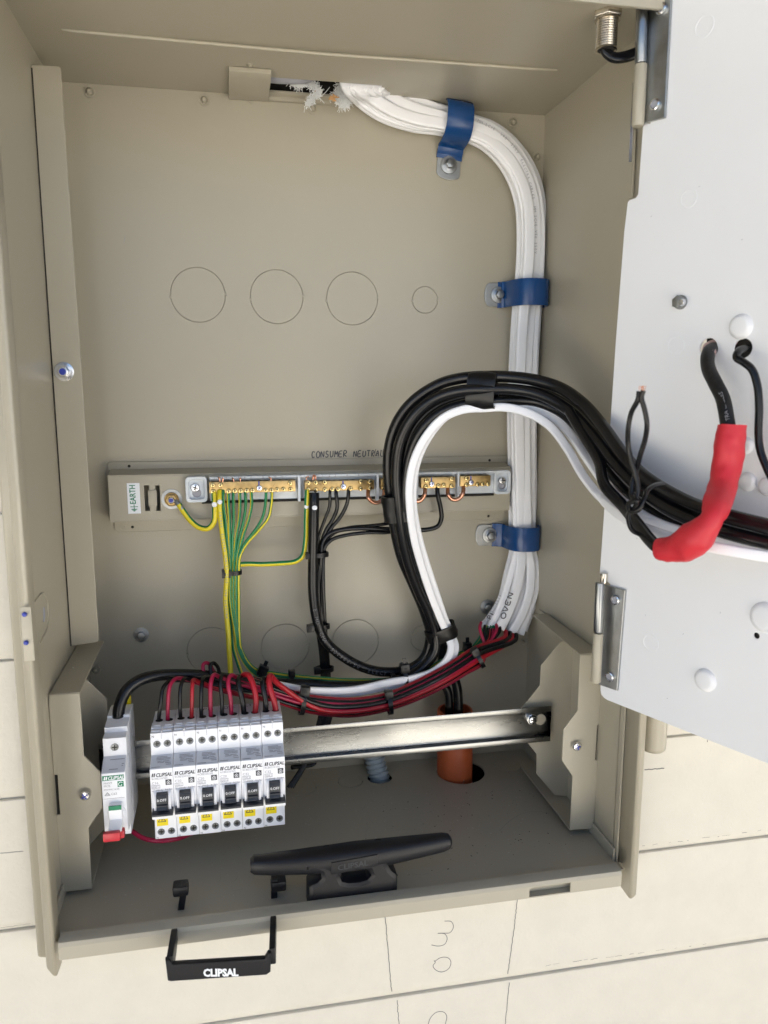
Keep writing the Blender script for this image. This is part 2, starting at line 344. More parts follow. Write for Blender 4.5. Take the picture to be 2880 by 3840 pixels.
# ------------------------------------------------------------------ cabinet shell
cab = thing('switchboard_cabinet', (0.23, 0, 0), 'beige powder coated steel switchboard cabinet, open and set into the cream boarded wall', 'cabinet')
TH = .0015
def bp(pxy): a = P(*pxy, 0); return (a.x, a.z)
ko = [('d', 428, 637, 59), ('d', 598, 641, 57), ('d', 761, 645, 55), ('d', 918, 648, 27.5), ('s', 794, 2439, 92), ('s', 1069, 2426, 90), ('s', 1332, 2408, 87), ('s', 1588, 2392, 48)]
holes = []; kd = []
for z, x, y, r in ko:
    c = Q(z, x, y, 0); rr = (Q(z, x + r, y, 0) - c).length; kd.append((c, rr)); holes.append(circ(c.x, c.z, rr, 48))
bpn = sheet('back_panel', [(-.002, -.002), (S + .002, -.002), (S + .002, H * S), (-.002, H * S)], holes, (0, TH / 2, 0), XV, ZV, TH, 'paint', cab, 0.0003)
for c, rr in kd:
    k = sheet('knockout', circ(0, 0, rr - .0004, 48), [], (c.x, TH / 2 - .0001, c.z), XV, ZV, TH, 'paint', bpn, .0003)
    for a in (.05, math.pi + .1): MB().obox((c.x + rr * math.cos(a), -.0002, c.z + rr * math.sin(a)), (.0012, 0, 0), (0, 0, .0012), (0, .0006, 0)).build('knockout_tab', 'paint', k, bevel=.0003)
MB().box(-.002, S + .002, .0019, .003, -.002, H * S).build('backing_sheet', 'paint', bpn)
def rivet(p, n, r, par, h=.6):
    MB().lathe([(r * 1.35, 0), (r * 1.3, r * .3), (r * 1.0, r * .32), (r * .95, r * .05), (r * .72, r * .05), (r * .7, r * .8 * h), (r * .45, r * 1.2 * h), (r * .1, r * h * 1.25)], p, n, 16).build('rivet', 'paint', par, smooth=True)
for q in [(336, 345), (766, 377), (1172, 407), (1923, 460), (2013, 590), (360, 2511), (1960, 2407)]: rivet(P(*q, 0), OUT, .0036, bpn, .9)
for q in [(940, 375), (938, 243)]: rivet(P(*q, 0) if q[1] > 300 else PZ(*q, H) - Vector((0, 0, 0)), OUT if q[1] > 300 else -ZV, .0025, cab, .6)
rivet(PX(2084, 2403, 1), -XV, .003, cab)
def hexbolt(p, n, r, par, m='chrome', washer=1.6, h=.9, name='bolt', paint=None, lab=None):
    p = Vector(p); n = Vector(n)
    b = MB().lathe([(r, 0), (r, r * h * .85), (r * .86, r * h)], p + n * r * .25, n, 6, ph=.3).lathe([(r * .62, r * h), (r * .5, r * h * 1.02)], p + n * r * .25, n, 14).build(name, m, par, bevel=r * .06)
    MB().lathe([(r * washer, 0), (r * washer, r * .18), (r * 1.05, r * .28)], p, n, 24).build('washer', m, b, smooth=True)
    if paint: MB().lathe([(r * .55, 0), (r * .5, r * .25), (r * .1, r * .3)], p + n * (r * h * 1.02 + r * .25), n, 12).build('paint_dab', paint, b, smooth=True)
    return b
hexbolt(P(530, 2380, 0), OUT, .0042, cab, 'zinc', 1.8); hexbolt(P(1828, 2275, 0), OUT, .0045, cab, 'zinc', 1.8)
# ceiling with its cable slot, side walls, base
sx0, sx1 = PZ(1000, 290, H).x, PZ(1435, 322, H).x; sy0, sy1 = -.046, -.012
DF = .495 * S
sheet('top_panel', [(-.002, -DF), (S + .002, -DF), (S + .002, .002), (-.002, .002)], [[(sx0, sy0), (sx1, sy0), (sx1, sy1), (sx0, sy1)]], (0, 0, H * S + TH / 2), XV, YV, TH, 'paint', cab, .0003)
top = [o for o in cab.children if o.name == 'top_panel'][0]
MB().prism([(-.002, -DF, H * S), (S + .002, -DF, H * S), (S + .002, -DF - .012, H * S - .006), (-.002, -DF - .012, H * S - .006)], (0, 0, .0015)).build('top_lip', 'paint', cab, bevel=.0005)
MB().box(-.03, S + .03, -DF - .016, -DF - .0125, H * S - .008, H * S + .06).build('hood_edge', 'paint', cab, bevel=.001)
# stiffening rib pressed into the ceiling
a, b = PZ(234, 113, H), PZ(2092, 260, H); a.y = b.y = (a.y + b.y) / 2
a.z += .0007; b.z += .0007
MB().tube([a, a + (b - a) * .02 - ZV * .0012, b - (b - a) * .02 - ZV * .0012, b], .0014, 8, res=2).build('pressed_rib', 'paint', top, smooth=True)
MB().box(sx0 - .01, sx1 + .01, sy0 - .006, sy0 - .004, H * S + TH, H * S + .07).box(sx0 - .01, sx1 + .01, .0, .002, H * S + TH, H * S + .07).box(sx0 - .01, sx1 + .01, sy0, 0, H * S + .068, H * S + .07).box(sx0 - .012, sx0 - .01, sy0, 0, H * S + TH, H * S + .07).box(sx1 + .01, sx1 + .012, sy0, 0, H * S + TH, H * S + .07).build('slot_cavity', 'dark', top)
# rolled ledge along the back of the slot
MB().prism([(sx0 - .001, 0, H * S), (sx0 - .001, -.0125, H * S), (sx0 - .001, -.0125, H * S - .001), (sx0 - .001, -.006, H * S - .002), (sx0 - .001, -.004, H * S - .0045), (sx0 - .001, 0, H * S - .005)], (sx1 - sx0 + .002, 0, 0)).build('slot_ledge', 'paint', top, bevel=.0008)
# clip plate bridging ceiling and back
c0, c1 = Q('a', 137, 365, -.012), Q('a', 485, 385, -.012); zt = H * S
MB().prism([(c0.x, -.0625, zt - .0003), (c0.x, -.0625, zt - .0030), (c0.x, -.0540, zt - .0048), (c0.x, -.006, zt - .0042), (c0.x, -.0006, zt - .0036), (c0.x, -.0006, zt - .0052), (c0.x, -.006, zt - .0060), (c0.x, -.0560, zt - .0066), (c0.x, -.0645, zt - .0040), (c0.x, -.0645, zt - .0003)], (c1.x - c0.x, 0, 0)).build('clip_plate', 'paint', cab, bevel=.0004)
DW = .47 * S
for X, nm in ((-TH, 0), (S, 1)):
    MB().box(X, X + TH, -DW, .001, -.002, H * S).build('side_panel', 'paint', cab)
fh = []
con = PZ(1727, 2894, 0); con_r = (PZ(1727 + 89, 2894, 0) - con).length
cor = PZ(1424, 2915, 0); cor_r = (PZ(1424 + 46, 2915, 0) - cor).length
fk = []
for (x, y, r) in [(1314, 2929, 47), (1904, 2870, 49), (1130, 2953, 56), (2020, 2840, 40)]:
    c = PZ(x, y, 0); fk.append((c, (PZ(x + r, y, 0) - c).length))
YI0 = PZ(1273, 3362, .0075 / S).y
fl = sheet('base_panel', [(-.002, YI0), (S + .002, YI0), (S + .002, .002), (-.002, .002)], [circ(con.x, con.y, con_r, 48), circ(cor.x, cor.y, cor_r, 36)] + [circ(c.x, c.y, r, 40) for c, r in fk], (0, 0, -TH / 2), XV, YV, TH, 'paint', cab, .0003)
for c, r in fk: sheet('knockout', circ(0, 0, r - .0004, 40), [], (c.x, c.y, -TH / 2 + .0002), XV, YV, TH, 'paint', fl, .0003)
MB().box(0, S, -.18, 0, -.0355, -.034).build('under_tray', 'dark', fl)
for X in (.0012, S - .0012):   # upstands of the base pan
    MB().prism([(X - .0008, -.2145, 0), (X - .0008, 0, 0), (X - .0008, 0, .012), (X - .0008, -.2145, .012)], (.0016, 0, 0)).build('pan_upstand', 'paint', fl, bevel=.0003)
MB().box(.002, S - .002, -.0016, -.0002, 0, .011).build('pan_upstand', 'paint', fl, bevel=.0003)
# front lip with its catch slot
LT = .0075; YI = PZ(1273, 3362, LT / S).y

yf = PZ(600, 3488, LT / S).y; YFW = yf / S; 
lz0 = P(600, 3553, YFW).z
q0, q1 = P(*px('6', 630, 880), YFW), P(*px('6', 806, 880), YFW)
x0, x1 = P(221, 3600, YFW).x, P(2330, 3324, YFW).x
lo = MB()
lo.prism([(x0, YI, -.0005), (x0, YI, LT - .0006), (x0, YI - .0006, LT), (x0, yf + .004, LT), (x0, yf + .0012, LT - .001), (x0, yf, LT - .004), (x0, yf + .0015, LT - .004), (x0, yf + .003, LT - .0015), (x0, YI - .0016, LT - .0015), (x0, YI - .0016, -.0005)], (x1 - x0, 0, 0))
lip = lo.build('front_lip', 'paint', cab, smooth=True)
q0.z = P(*px('6', 720, 860), YFW).z; zlo = P(*px('6', 720, 918), YFW).z; zlo = max(zlo, lz0 + .0011); q0.z = min(q0.z, LT - .0050)
sheet('lip_face', [(x0, lz0), (x1, lz0), (x1, LT - .0035), (x0, LT - .0035)], [[(q0.x, zlo), (q1.x, zlo), (q1.x, q0.z), (q0.x + .003, q0.z), (q0.x, q0.z - .002)]], (0, yf + .0009, 0), XV, ZV, .0015, 'paint', lip, .0003)
MB().box(x0 + .001, x1 - .001, yf + .0065, yf + .0073, lz0 + .0014, LT - .0030).build('inner_face', 'paint', lip)
MB().box(x0, x1, yf + .0017, -.2245, lz0, lz0 + .0012).build('lip_return', 'paint', lip)
# front jamb flanges (folded rain edge)
def jamb(prof, side):
    n = len(prof); vs = []
    for x, y, zb in prof: vs.append((x, y, zb))
    for x, y, zb in prof: vs.append((x, y, H * S + .06))
    fs = [(i, i + 1, n + i + 1, n + i) for i in range(n - 1)]
    # give the fold a thickness
    o = mk('jamb_flange', vs, fs, 'paint', cab, True)
    md = o.modifiers.new('thick', 'SOLIDIFY'); md.thickness = .0014; md.offset = 0
    bv = o.modifiers.new('round', 'BEVEL'); bv.width = .0025; bv.segments = 3; bv.limit_method = 'ANGLE'; bv.angle_limit = R_(20)
    o.modifiers.move(1, 0)
    return o
def cx_(qx, qy, Y): return P(qx, qy, Y).x
zR = P(2331, 3322, -.475).z; zRt = P(2368, 3363, -.51).z; zRo = P(2391, 3351, -.50).z
jamb([(S, -.455 * S, zR + .01), (cx_(2364, 2700, -.475), -.475 * S, zR), (cx_(2397, 2700, -.51), -.515 * S, zRt), (cx_(2424, 2700, -.50), -.50 * S, zRo), (cx_(2424, 2700, -.50) + .0015, -.42 * S, zRo)], 1)
zL = P(219, 3603, -.475).z; zLt = P(193, 3666, -.51).z; zLo = P(140, 3602, -.47).z
jamb([(0, -.455 * S, zL + .01), (cx_(167, 2750, -.475), -.475 * S, zL), (cx_(139, 2750, -.51), -.51 * S, zLt), (cx_(104, 2750, -.50), -.495 * S, zLt + .004), (cx_(104, 2750, -.50) - .001, -.465 * S, zLo), (cx_(72, 2750, -.465), -.46 * S, zLo), (cx_(72, 2750, -.465) - .001, -.42 * S, zLo)], 0)
# catch plate with two blue dabbed bolts on the left jamb
zc = P(110, 2360, -.515).z
cpl = MB().obox(P(104, 2377, -.514), (.0034, 0, 0), (0, .0006, 0), (0, 0, .0190)).build('catch_plate', 'paint', cab, bevel=.0004)
for q in [(92, 2304), (98, 2410)]: hexbolt(P(*q, -.517), OUT, .0014, cpl, 'bluepaint', 1.2)
# left stiffener column
def prj(lst, Y, z=None): return [((Q(z, x, y, Y) if z else P(x, y, Y)).x, (Q(z, x, y, Y) if z else P(x, y, Y)).z) for x, y in lst]
YC = -.176
cl = prj([(116, 245), (214, 249), (225, 253), (229, 266), (258, 700), (307, 1400), (371, 2396), (364, 2407), (272, 2421), (258, 2405), (197, 1400), (143, 700)], YC)
col = sheet('left_stiffener', cl, [], (0, YC * S, 0), XV, ZV, .0016, 'paint', cab, .0005)
MB().box(.0004, .0016, YC * S + .002, -.012, cl[8][1], cl[0][1]).build('stiffener_web', 'paint', col)
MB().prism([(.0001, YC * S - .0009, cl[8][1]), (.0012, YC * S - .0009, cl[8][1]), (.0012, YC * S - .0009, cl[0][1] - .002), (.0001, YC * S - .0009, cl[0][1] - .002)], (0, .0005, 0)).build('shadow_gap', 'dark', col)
hexbolt(P(242, 1394, YC) - YV * .001, OUT, .0052, cab, 'chrome', 1.5, 1.0, paint='bluepaint')
# side mounting brackets
def bracket(front, rear, topz, botz, side, fx, tops):
    X = 0 if side < 0 else S
    fr = prj(front, -.375); rr = prj(rear, -.257)
    b = sheet('mounting_bracket', fr, [], (0, -.375 * S, 0), XV, ZV, .0015, 'paint', cab, .0004)
    sheet('rear_plate', rr, [], (0, -.257 * S, 0), XV, ZV, .0015, 'paint', b, .0004)
    for zz, pts in tops: sheet('end_plate', pts, [], (0, 0, zz), XV, YV, .0014, 'paint', b, .0003)
    MB().box(min(X, X - side * .0022), max(X, X - side * .0022) , -.372 * S, -.07 * S, .008, topz - .001).build('bracket_web', 'paint', b)
    return b
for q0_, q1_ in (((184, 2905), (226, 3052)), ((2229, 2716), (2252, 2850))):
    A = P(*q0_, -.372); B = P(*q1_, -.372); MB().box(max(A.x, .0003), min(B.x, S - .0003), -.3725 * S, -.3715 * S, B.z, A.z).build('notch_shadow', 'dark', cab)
def pz(lst, z): return [(PZ(x, y, z / S).x, PZ(x, y, z / S).y) for x, y in lst]
fR = [(2174, 2455), (2165, 2663), (2112, 2733), (2106, 2850), (2146, 2910), (2136, 3111), (2216, 3106), (2225, 3092), (2242, 2851), (2231, 2848), (2239, 2718), (2250, 2715), (2258, 2453)]
rR = [(2100, 2407), (2028, 2495), (2024, 2569), (1961, 2648), (1925, 2690), (1925, 2735), (1976, 2782), (2012, 2828), (2011, 2900), (2080, 2981), (2126, 2984), (2132, 2896), (2147, 2690), (2156, 2420), (2130, 2400)]
ztR = P(2174, 2455, -.375).z; zbR = P(2136, 3111, -.375).z
kR = PZ(1976, 2307, ztR / S); kB = PZ(1952, 2875, zbR / S)
xi = P(2174, 2455, -.375).x
bracket(fR, rR, ztR, zbR, 1, xi, [(ztR, [(xi, -.375 * S), (S - .001, -.375 * S), (S - .001, kR.y), (xi + .004, kR.y)]), (zbR, [(P(2136, 3111, -.375).x, -.375 * S), (S - .001, -.375 * S), (S - .001, kB.y), (kB.x, kB.y)])])
fL = [(187, 2604), (299, 2598), (305, 2680), (315, 2833), (378, 2895), (385, 3028), (333, 3103), (345, 3330), (242, 3341), (231, 3331), (212, 3055), (226, 3052), (216, 2905), (202, 2904), (184, 2640)]
rL = [(295, 2515), (321, 2543), (402, 2620), (408, 2710), (460, 2765), (475, 2860), (425, 2960), (410, 3085), (337, 3168), (300, 3172), (290, 2700), (270, 2500)]
ztL = P(299, 2598, -.375).z; zbL = P(345, 3330, -.375).z
kL = PZ(389, 2405, ztL / S); xiL = P(299, 2598, -.375).x
kLb = PZ(415, 3090, zbL / S)
slotT = [[(xiL - .022, -.075), (xiL - .008, -.075), (xiL - .008, -.082), (xiL - .022, -.082)]]
bracket(fL, rL, ztL, zbL, -1, xiL, [(ztL, [(.001, -.375 * S), (xiL, -.375 * S), (kL.x, kL.y), (.001, kL.y)]), (zbL, [(.001, -.375 * S), (P(345, 3330, -.375).x, -.375 * S), (kLb.x, min(kLb.y + .05, -.04)), (.001, min(kLb.y + .05, -.04))])])
def screw(p, n, r, par, m='chrome', cross=True, name='screw', k=None):
    p = Vector(p); n = Vector(n).normalized(); u = n.orthogonal().normalized(); w = n.cross(u)
    a = random.uniform(0, 1.5); u, w = u * math.cos(a) + w * math.sin(a), w * math.cos(a) - u * math.sin(a)
    mb = MB().lathe([(r, 0), (r, r * .35), (r * .8, r * .6), (r * .2, r * .72)], p, n, 14)
    o = mb.build(name, m, par, smooth=True)
    if cross:
        q = p + n * r * .66
        MB().obox(q, u * r * .62, w * r * .11, n * r * .1).obox(q, u * r * .11, w * r * .62, n * r * .11).build('slot', 'dark' if cross is True else cross, o)
    return o
s1 = screw(Q('q', 172, 268, -.381), OUT, .0042, cab, 'chrome', 'bluepaint'); s2 = screw(Q('m', 705, 510, -.381), OUT, .0042, cab, 'chrome', 'bluepaint')
# pressed patch with key slot on the left wall
pw = MB().tube([PX(*px('l', 410, 490), 0) + XV * .0003, PX(*px('l', 505, 395), 0) + XV * .0003, PX(*px('l', 560, 500), 0) + XV * .0003, PX(*px('l', 560, 780), 0) + XV * .0003, PX(*px('l', 470, 980), 0) + XV * .0003], .0007, 6).build('pressed_outline', 'paint', cab, smooth=True)
MB().tube([PX(*px('l', 514, 560), 0) + XV * .0004, PX(*px('l', 516, 640), 0) + XV * .0004, PX(*px('l', 512, 735), 0) + XV * .0004], lambda t: .0005 + .0004 * math.sin(t * 3.1), 6).build('key_slot', 'gink', pw)
for i in range(1): pass
# hinge post and knuckle outside the right jamb (outer door hinge)
kp = Q('q', 960, 300, -.46)
kn = thing('door_hinge', (kp.x, kp.y, kp.z), 'beige barrel hinge standing outside the right edge of the cabinet', 'hinge')
MB().lathe([(.009, 0), (.0105, .0015), (.0108, .004), (.0108, .11)], (kp.x, kp.y, kp.z), ZV, 24).build('barrel', 'paint', kn, smooth=True)
MB().box(kp.x - .010, kp.x + .018, kp.y + .009, kp.y + .0105, kp.z + .03, kp.z + .11).build('leaf', 'paint', kn)

# ------------------------------------------------------------------ busbar bracket (hat section)
yb = -.05 * S
def PB(z, x, y, Y=-.05): return Q(z, x, y, Y)
a1 = P(403, 1733, -.003); a2 = P(1903, 1709, -.003); bz1 = P(405, 1787, -.05).z; bz2 = P(412, 1956, -.05).z; lz = P(419, 1997, -.003).z
bx0 = P(407, 1850, -.05).x; bx1 = P(1913, 1800, -.05).x
hat = thing('busbar_bracket', (.23, 0, bz2), 'long beige bracket across the back panel carrying the brass bars and EARTH sticker', 'bracket')
b0 = P(*px('e', 290, 250), -.05); b1 = P(*px('e', 337, 445), -.05); b2 = P(*px('e', 378, 250), -.05); b3 = P(*px('e', 420, 445), -.05)
face = sheet('web_face', [(bx0, bz2), (bx1, bz2), (bx1, bz1), (bx0, bz1)], [[(b0.x, b1.z), (b1.x, b1.z), (b1.x, b0.z), (b0.x, b0.z)], [(b2.x, b3.z), (b3.x, b3.z), (b3.x, b2.z), (b2.x, b2.z)]], (0, yb, 0), XV, ZV, .0012, 'paint', hat, .0004)
MB().prism([(bx0, yb - .0004, bz1), (bx0, -.0012, bz1 + .003), (bx0, -.0012, bz1 + .0045), (bx0, yb - .0004, bz1 + .001)], (bx1 - bx0, 0, 0)).prism([(bx0, yb - .0004, bz2), (bx0, -.0012, bz2 - .001), (bx0, -.0012, bz2 - .0025), (bx0, yb - .0004, bz2 - .001)], (bx1 - bx0, 0, 0)).build('web_side', 'paint', face)
sheet('flange', [(a1.x, bz1), (a2.x, bz1), (a2.x, a2.z), (a1.x + .002, a1.z), (a1.x, a1.z - .002)], [], (0, -.0012, 0), XV, ZV, .0014, 'paint', hat, .0005)
sheet('flange', [(a1.x + .003, bz2), (a2.x - .001, bz2), (a2.x - .001, lz + .003), (a2.x - .004, lz), (a1.x + .007, lz), (a1.x + .003, lz + .003)], [], (0, -.0012, 0), XV, ZV, .0014, 'paint', hat, .0005)
MB().obox(((b1.x + b2.x) / 2 , yb - .001, (b0.z + b1.z) / 2), ((b2.x - b1.x) / 2 + .001, 0, 0), (0, .0012, 0), (0, 0, (b0.z - b1.z) / 2 * .62)).build('bridge_lug', 'paint', face, bevel=.0006)
for z, x, y in [('e', 93, 98), ('e', 775, 85), ('e', 1420, 75), ('n', 1512, 43), ('e', 125, 580), ('n', 1495, 462)]:
    c = Q(z, x, y, -.006); MB().lathe([(.0029, 0), (.0029, .0003), (.0022, .0003), (.002, .0001)], (c.x, -.0019, c.z), OUT, 20).build('spot_weld', 'paint', hat, smooth=True)
for z, x, y in [('e', 174, 100), ('e', 200, 574), ('n', 1438, 51), ('n', 1430, 460)]:
    c = Q(z, x, y, -.006); MB().lathe([(.0014, 0), (.0012, .0002)], (c.x, -.0019, c.z), OUT, 12).build('pilot_hole', 'dark', hat)
# EARTH sticker
e0, e1 = Q('e', 168, 470, -.052), Q('e', 255, 230, -.052); ys = yb - .0009
stk = sheet('earth_sticker', [(e0.x, e0.z), (e1.x, e0.z), (e1.x, e1.z), (e0.x, e1.z)], [], (0, ys, 0), XV, ZV, .0003, 'wink', hat, .0001)
t = MB(); w_ = e1.x - e0.x; h_ = e1.z - e0.z
text_mesh(t, 'EARTH', (e0.x + w_ * .64, ys - .0003, e0.z + h_ * .31), ZV, -XV, .0075, bold=.0001, sx=.80)
sxx = e0.x + w_ * .5; szz = e0.z + h_ * .05
for i, (dz, hw) in enumerate([(.025, .05), (.055, .12), (.085, .19)]): t.box(sxx - w_ * hw * 1.2 + w_*.0, sxx + w_ * hw * 1.2, ys - .0006, ys - .0003, szz + h_ * dz, szz + h_ * dz + .0006)
t.box(sxx - .0003, sxx + .0003, ys - .0006, ys - .0003, szz + h_ * .085, szz + h_ * .26); t.box(sxx - w_ * .3, sxx + w_ * .3, ys - .0006, ys - .0003, szz + h_ * .17, szz + h_ * .17 + .0005)
t.build('earth_lettering', 'glab', stk)
# earth stud and lug
est = Q('e', 505, 358, -.055)
MB().lathe([(.0098, 0), (.0096, .0006), (.007, .0007)], (est.x, yb - .0008, est.z), OUT, 30).build('large_washer', 'zinc', hat, smooth=True)
stud = hexbolt((est.x, yb - .0015, est.z), OUT, .0060, hat, 'brass', 1.12, .75, 'earth_nut')
MB().lathe([(.0034, .003), (.0034, .0085), (.0026, .0092)], (est.x, yb, est.z), OUT, 18).build('stud', 'nickel', stud, smooth=True); MB().lathe([(.0022, .0092), (.0020, .0097)], (est.x, yb, est.z), OUT, 12).build('paint_dab', 'bluepaint', stud)
# consumer neutral handwriting on the back panel
hw = MB(); o0 = Q('3', 1345, 502, 0); o1 = Q('3', 1500, 498, 0); u = (o1 - o0) / 8.6; v = (Q('3', 1347, 476, 0) - o0)
scrawl(hw, 'CONSUMER', o0 + OUT * .0002, u * .95, v, .0010); o2 = Q('3', 1526, 499, 0); scrawl(hw, 'NEUTRAL', o2 + OUT * .0002, u * .95, v, .0010)
o3 = Q('4', 108, 490, 0); scrawl(hw, 'LINK', o3 - XV * .036 + OUT * .0002, u, v, .0006)
hw.build('marker_writing', 'ink', bpn)

# ------------------------------------------------------------------ terminal bar assembly
ybar = -.065
bar = thing('terminal_bar_assembly', (.23, yb, P(1300, 1860, -.06).z), 'pale grey plastic carrier with five brass earth and neutral bars on the back bracket', 'terminal bar')
g0 = P(786, 1787, ybar); g1 = P(1853, 1856, ybar); gz0 = P(800, 1879, ybar).z; gz1 = g0.z
yg = yb - .0012
cr = MB().box(g0.x, g1.x, yg - .004, yg, gz0, gz1).box(g0.x, g1.x, yg - .010, yg - .0035, gz1 - .0022, gz1)
base = cr.build('carrier', 'grey', bar, bevel=.0003)
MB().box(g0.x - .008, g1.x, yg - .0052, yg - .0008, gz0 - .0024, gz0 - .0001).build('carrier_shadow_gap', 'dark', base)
for zz, (xa, ya, xb, yb_) in (('e', (617, 178, 780, 383)), ('n', (1465, 122, 1593, 300))):
    A = Q(zz, xa, yb_, ybar); B = Q(zz, xb, ya, ybar); w2, h2 = B.x - A.x, B.z - A.z
    def rr_(x0, z0, x1, z1, r): 
        o = []
        for cx, cz, a0 in ((x1 - r, z1 - r, 0), (x0 + r, z1 - r, 90), (x0 + r, z0 + r, 180), (x1 - r, z0 + r, 270)):
            for i in range(5): o.append((cx + r * math.cos(R_(a0 + i * 22.5)), cz + r * math.sin(R_(a0 + i * 22.5))))
        return o
    tb = sheet('end_tab', rr_(A.x, A.z, B.x, B.z, .004), [rr_(A.x + .003, A.z + .003, B.x - .003, B.z - .003, .003)], (0, yg - .004, 0), XV, ZV, .006, 'grey', bar, .0007)
    sheet('tab_floor', rr_(A.x + .002, A.z + .002, B.x - .002, B.z - .002, .003), [circ((A.x + B.x) / 2 + (.0 if zz == 'e' else .001), A.z + h2 * .34, .0042, 24), ], (0, yg - .0018, 0), XV, ZV, .0016, 'grey', tb, .0003)
    c = Q(zz, *((688, 268) if zz == 'e' else (1533, 200)), ybar); screw((c.x, yg - .0028, c.z), OUT, .0042, bar, 'chrome')
    MB().lathe([(.0042, 0), (.0040, .0002)], ((A.x + B.x) / 2, yg - .0013, A.z + h2 * .34), OUT, 20).build('keyhole', 'gink', tb)
for zz, x, ya, yb_ in [('e', 1507, 172, 380), ('n', 45, 160, 352), ('n', 618, 148, 345), ('n', 905, 142, 330), ('n', 1207, 135, 325)]:
    if zz == 'e': continue
    A = Q(zz, x, yb_, -.08); B = Q(zz, x, ya, -.08); MB().box(A.x - .0012, A.x + .0012, yg - .013, yg, A.z, B.z).build('divider', 'grey', base, bevel=.0003)
bars = [('e', 800, 1468, 210, 312, [(825, 248), (885, 247), (1428, 232), (828, 298), (885, 300), (948, 295), (997, 293), (1043, 292), (1090, 290), (1135, 288), (1237, 287), (1283, 287), (1327, 282), (1375, 280), (1432, 280)], (1188, 270)),
        ('n', 85, 592, 195, 278, [(110, 215), (163, 215), (230, 213), (493, 207), (562, 210), (110, 265), (163, 268), (230, 265), (285, 262), (327, 262), (420, 258), (492, 258), (562, 255)], (367, 243)),
        ('n', 642, 890, 182, 266, [(665, 205), (860, 195), (665, 252), (860, 245), (760, 250)], (715, 230)),
        ('n', 935, 1187, 172, 257, [(975, 198), (1160, 188), (972, 243), (1063, 237), (1102, 233), (1160, 240)], (1015, 225)),
        ('n', 1222, 1445, 162, 242, [(1270, 183), (1270, 230), (1350, 228), (1388, 226), (1427, 225)], (1303, 214))]
ybf = -.088
for zz, xa, xb, ya, yb_, scs, bs in bars:
    A = Q(zz, xa, yb_, ybf); B = Q(zz, xb, ya, ybf)
    br = MB().box(A.x, B.x, ybf * S, yg - .004, A.z, B.z).build('brass_bar', 'brass', bar, bevel=.0003)
    n = int((B.x - A.x) / .0062)
    hb = MB()
    for i in range(n): hb.lathe([(.0017, 0), (.0016, .0001)], (A.x + .004 + i * .0062, ybf * S + .006, B.z), ZV, 10)
    hb.build('wire_holes', 'dark', br)
    for x, y in scs:
        c = Q(zz, x, y, ybf - .003); screw((c.x, ybf * S - .0001, c.z), OUT, .0024, br, 'brass2', name='terminal_screw')
    c = Q(zz, *bs, ybf - .003); screw((c.x, ybf * S - .0001, c.z), OUT, .0029, br, 'chrome', 'bluepaint', name='fixing_screw')
    MB().box(c.x - .0009, c.x + .0004, ybf * S - .0002, ybf * S + .0003, c.z, B.z).build('marker_line', 'bluepaint', br)
tt = MB()
for i, (x, s_) in enumerate([(835, '1'), (882, '2'), (930, '3'), (980, '4'), (1028, '5'), (1075, '6'), (1123, '7'), (1217, '8'), (1265, '9'), (1312, '10'), (1365, '11')]):
    c = Q('e', x, 192, -.085); text_mesh(tt, s_, (c.x, yg - .0104, gz1 - .0020), XV, ZV, .0028, align='CENTER')
for x, s_ in [(214, '1'), (268, '2'), (312, '3'), (398, '4'), (484, '5')]:
    c = Q('n', x, 165, -.085); text_mesh(tt, s_, (c.x, yg - .0104, gz1 - .0020), XV, ZV, .0028, align='CENTER')
tt.build('terminal_numbers', 'gink', base)
for i, (z, pts) in enumerate([('n', [(548, 272), (550, 320), (575, 352), (610, 362), (645, 345), (662, 310), (665, 262)]), ('n', [(858, 262), (862, 310), (885, 345), (920, 350), (950, 325), (963, 290), (963, 248)]), ('n', [(1130, 250), (1133, 300), (1155, 332), (1190, 340), (1225, 320), (1243, 285), (1243, 235)])]):
    MB().tube([Q(z, x, y, -.10 + (.02 if j in (0, 6) else 0)) for j, (x, y) in enumerate(pts)], .0020, 12).build('copper_link', 'copper', bar, smooth=True)
ct = MB()
for z, x, y in [('e', 880, 203), ('e', 900, 206), ('e', 990, 207), ('e', 1040, 206), ('e', 1275, 204), ('e', 1610, 185), ('e', 1625, 190), ('n', 98, 185), ('n', 150, 172), ('n', 165, 178), ('n', 140, 180)]:
    c = Q(z, x, y, -.085); ct = MB(); ct.tube([c - ZV * .002, c + Vector((random.uniform(-.001, .001), 0, .0012)), c + Vector((random.uniform(-.002, .002), -.001, .002))], .0007, 6, res=2); ct.build('wire_end', 'copper', bar)

# ------------------------------------------------------------------ rail
ry = -.257 * S - .0009; rz0, rz1 = .0714, .1068
rx0 = P(372, 2820, -.27).x; rx1 = P(2062, 2715, -.27).x
rail = thing('din_rail', ((rx0 + rx1) / 2, ry, rz0), 'zinc plated steel mounting rail spanning the lower cabinet behind the breakers', 'rail')
pr = [(0, rz0 + .004), (0, rz1 - .004), (-.0065, rz1 - .004), (-.0065, rz1), (-.0078, rz1), (-.0078, rz1 - .0052), (-.0013, rz1 - .0052), (-.0013, rz0 + .0052), (-.0078, rz0 + .0052), (-.0078, rz0), (-.0065, rz0), (-.0065, rz0 + .004)]
MB().prism([(rx0, ry + y, z) for y, z in pr], (rx1 - rx0, 0, 0)).build('rail_profile', 'rail', rail, bevel=.0006)
c = Q('k', 835, 1400, -.262); MB().lathe([(.0055, 0), (.0054, .0002)], (c.x, ry - .0013, c.z), OUT, 24).build('slot_hole', 'paint', rail)
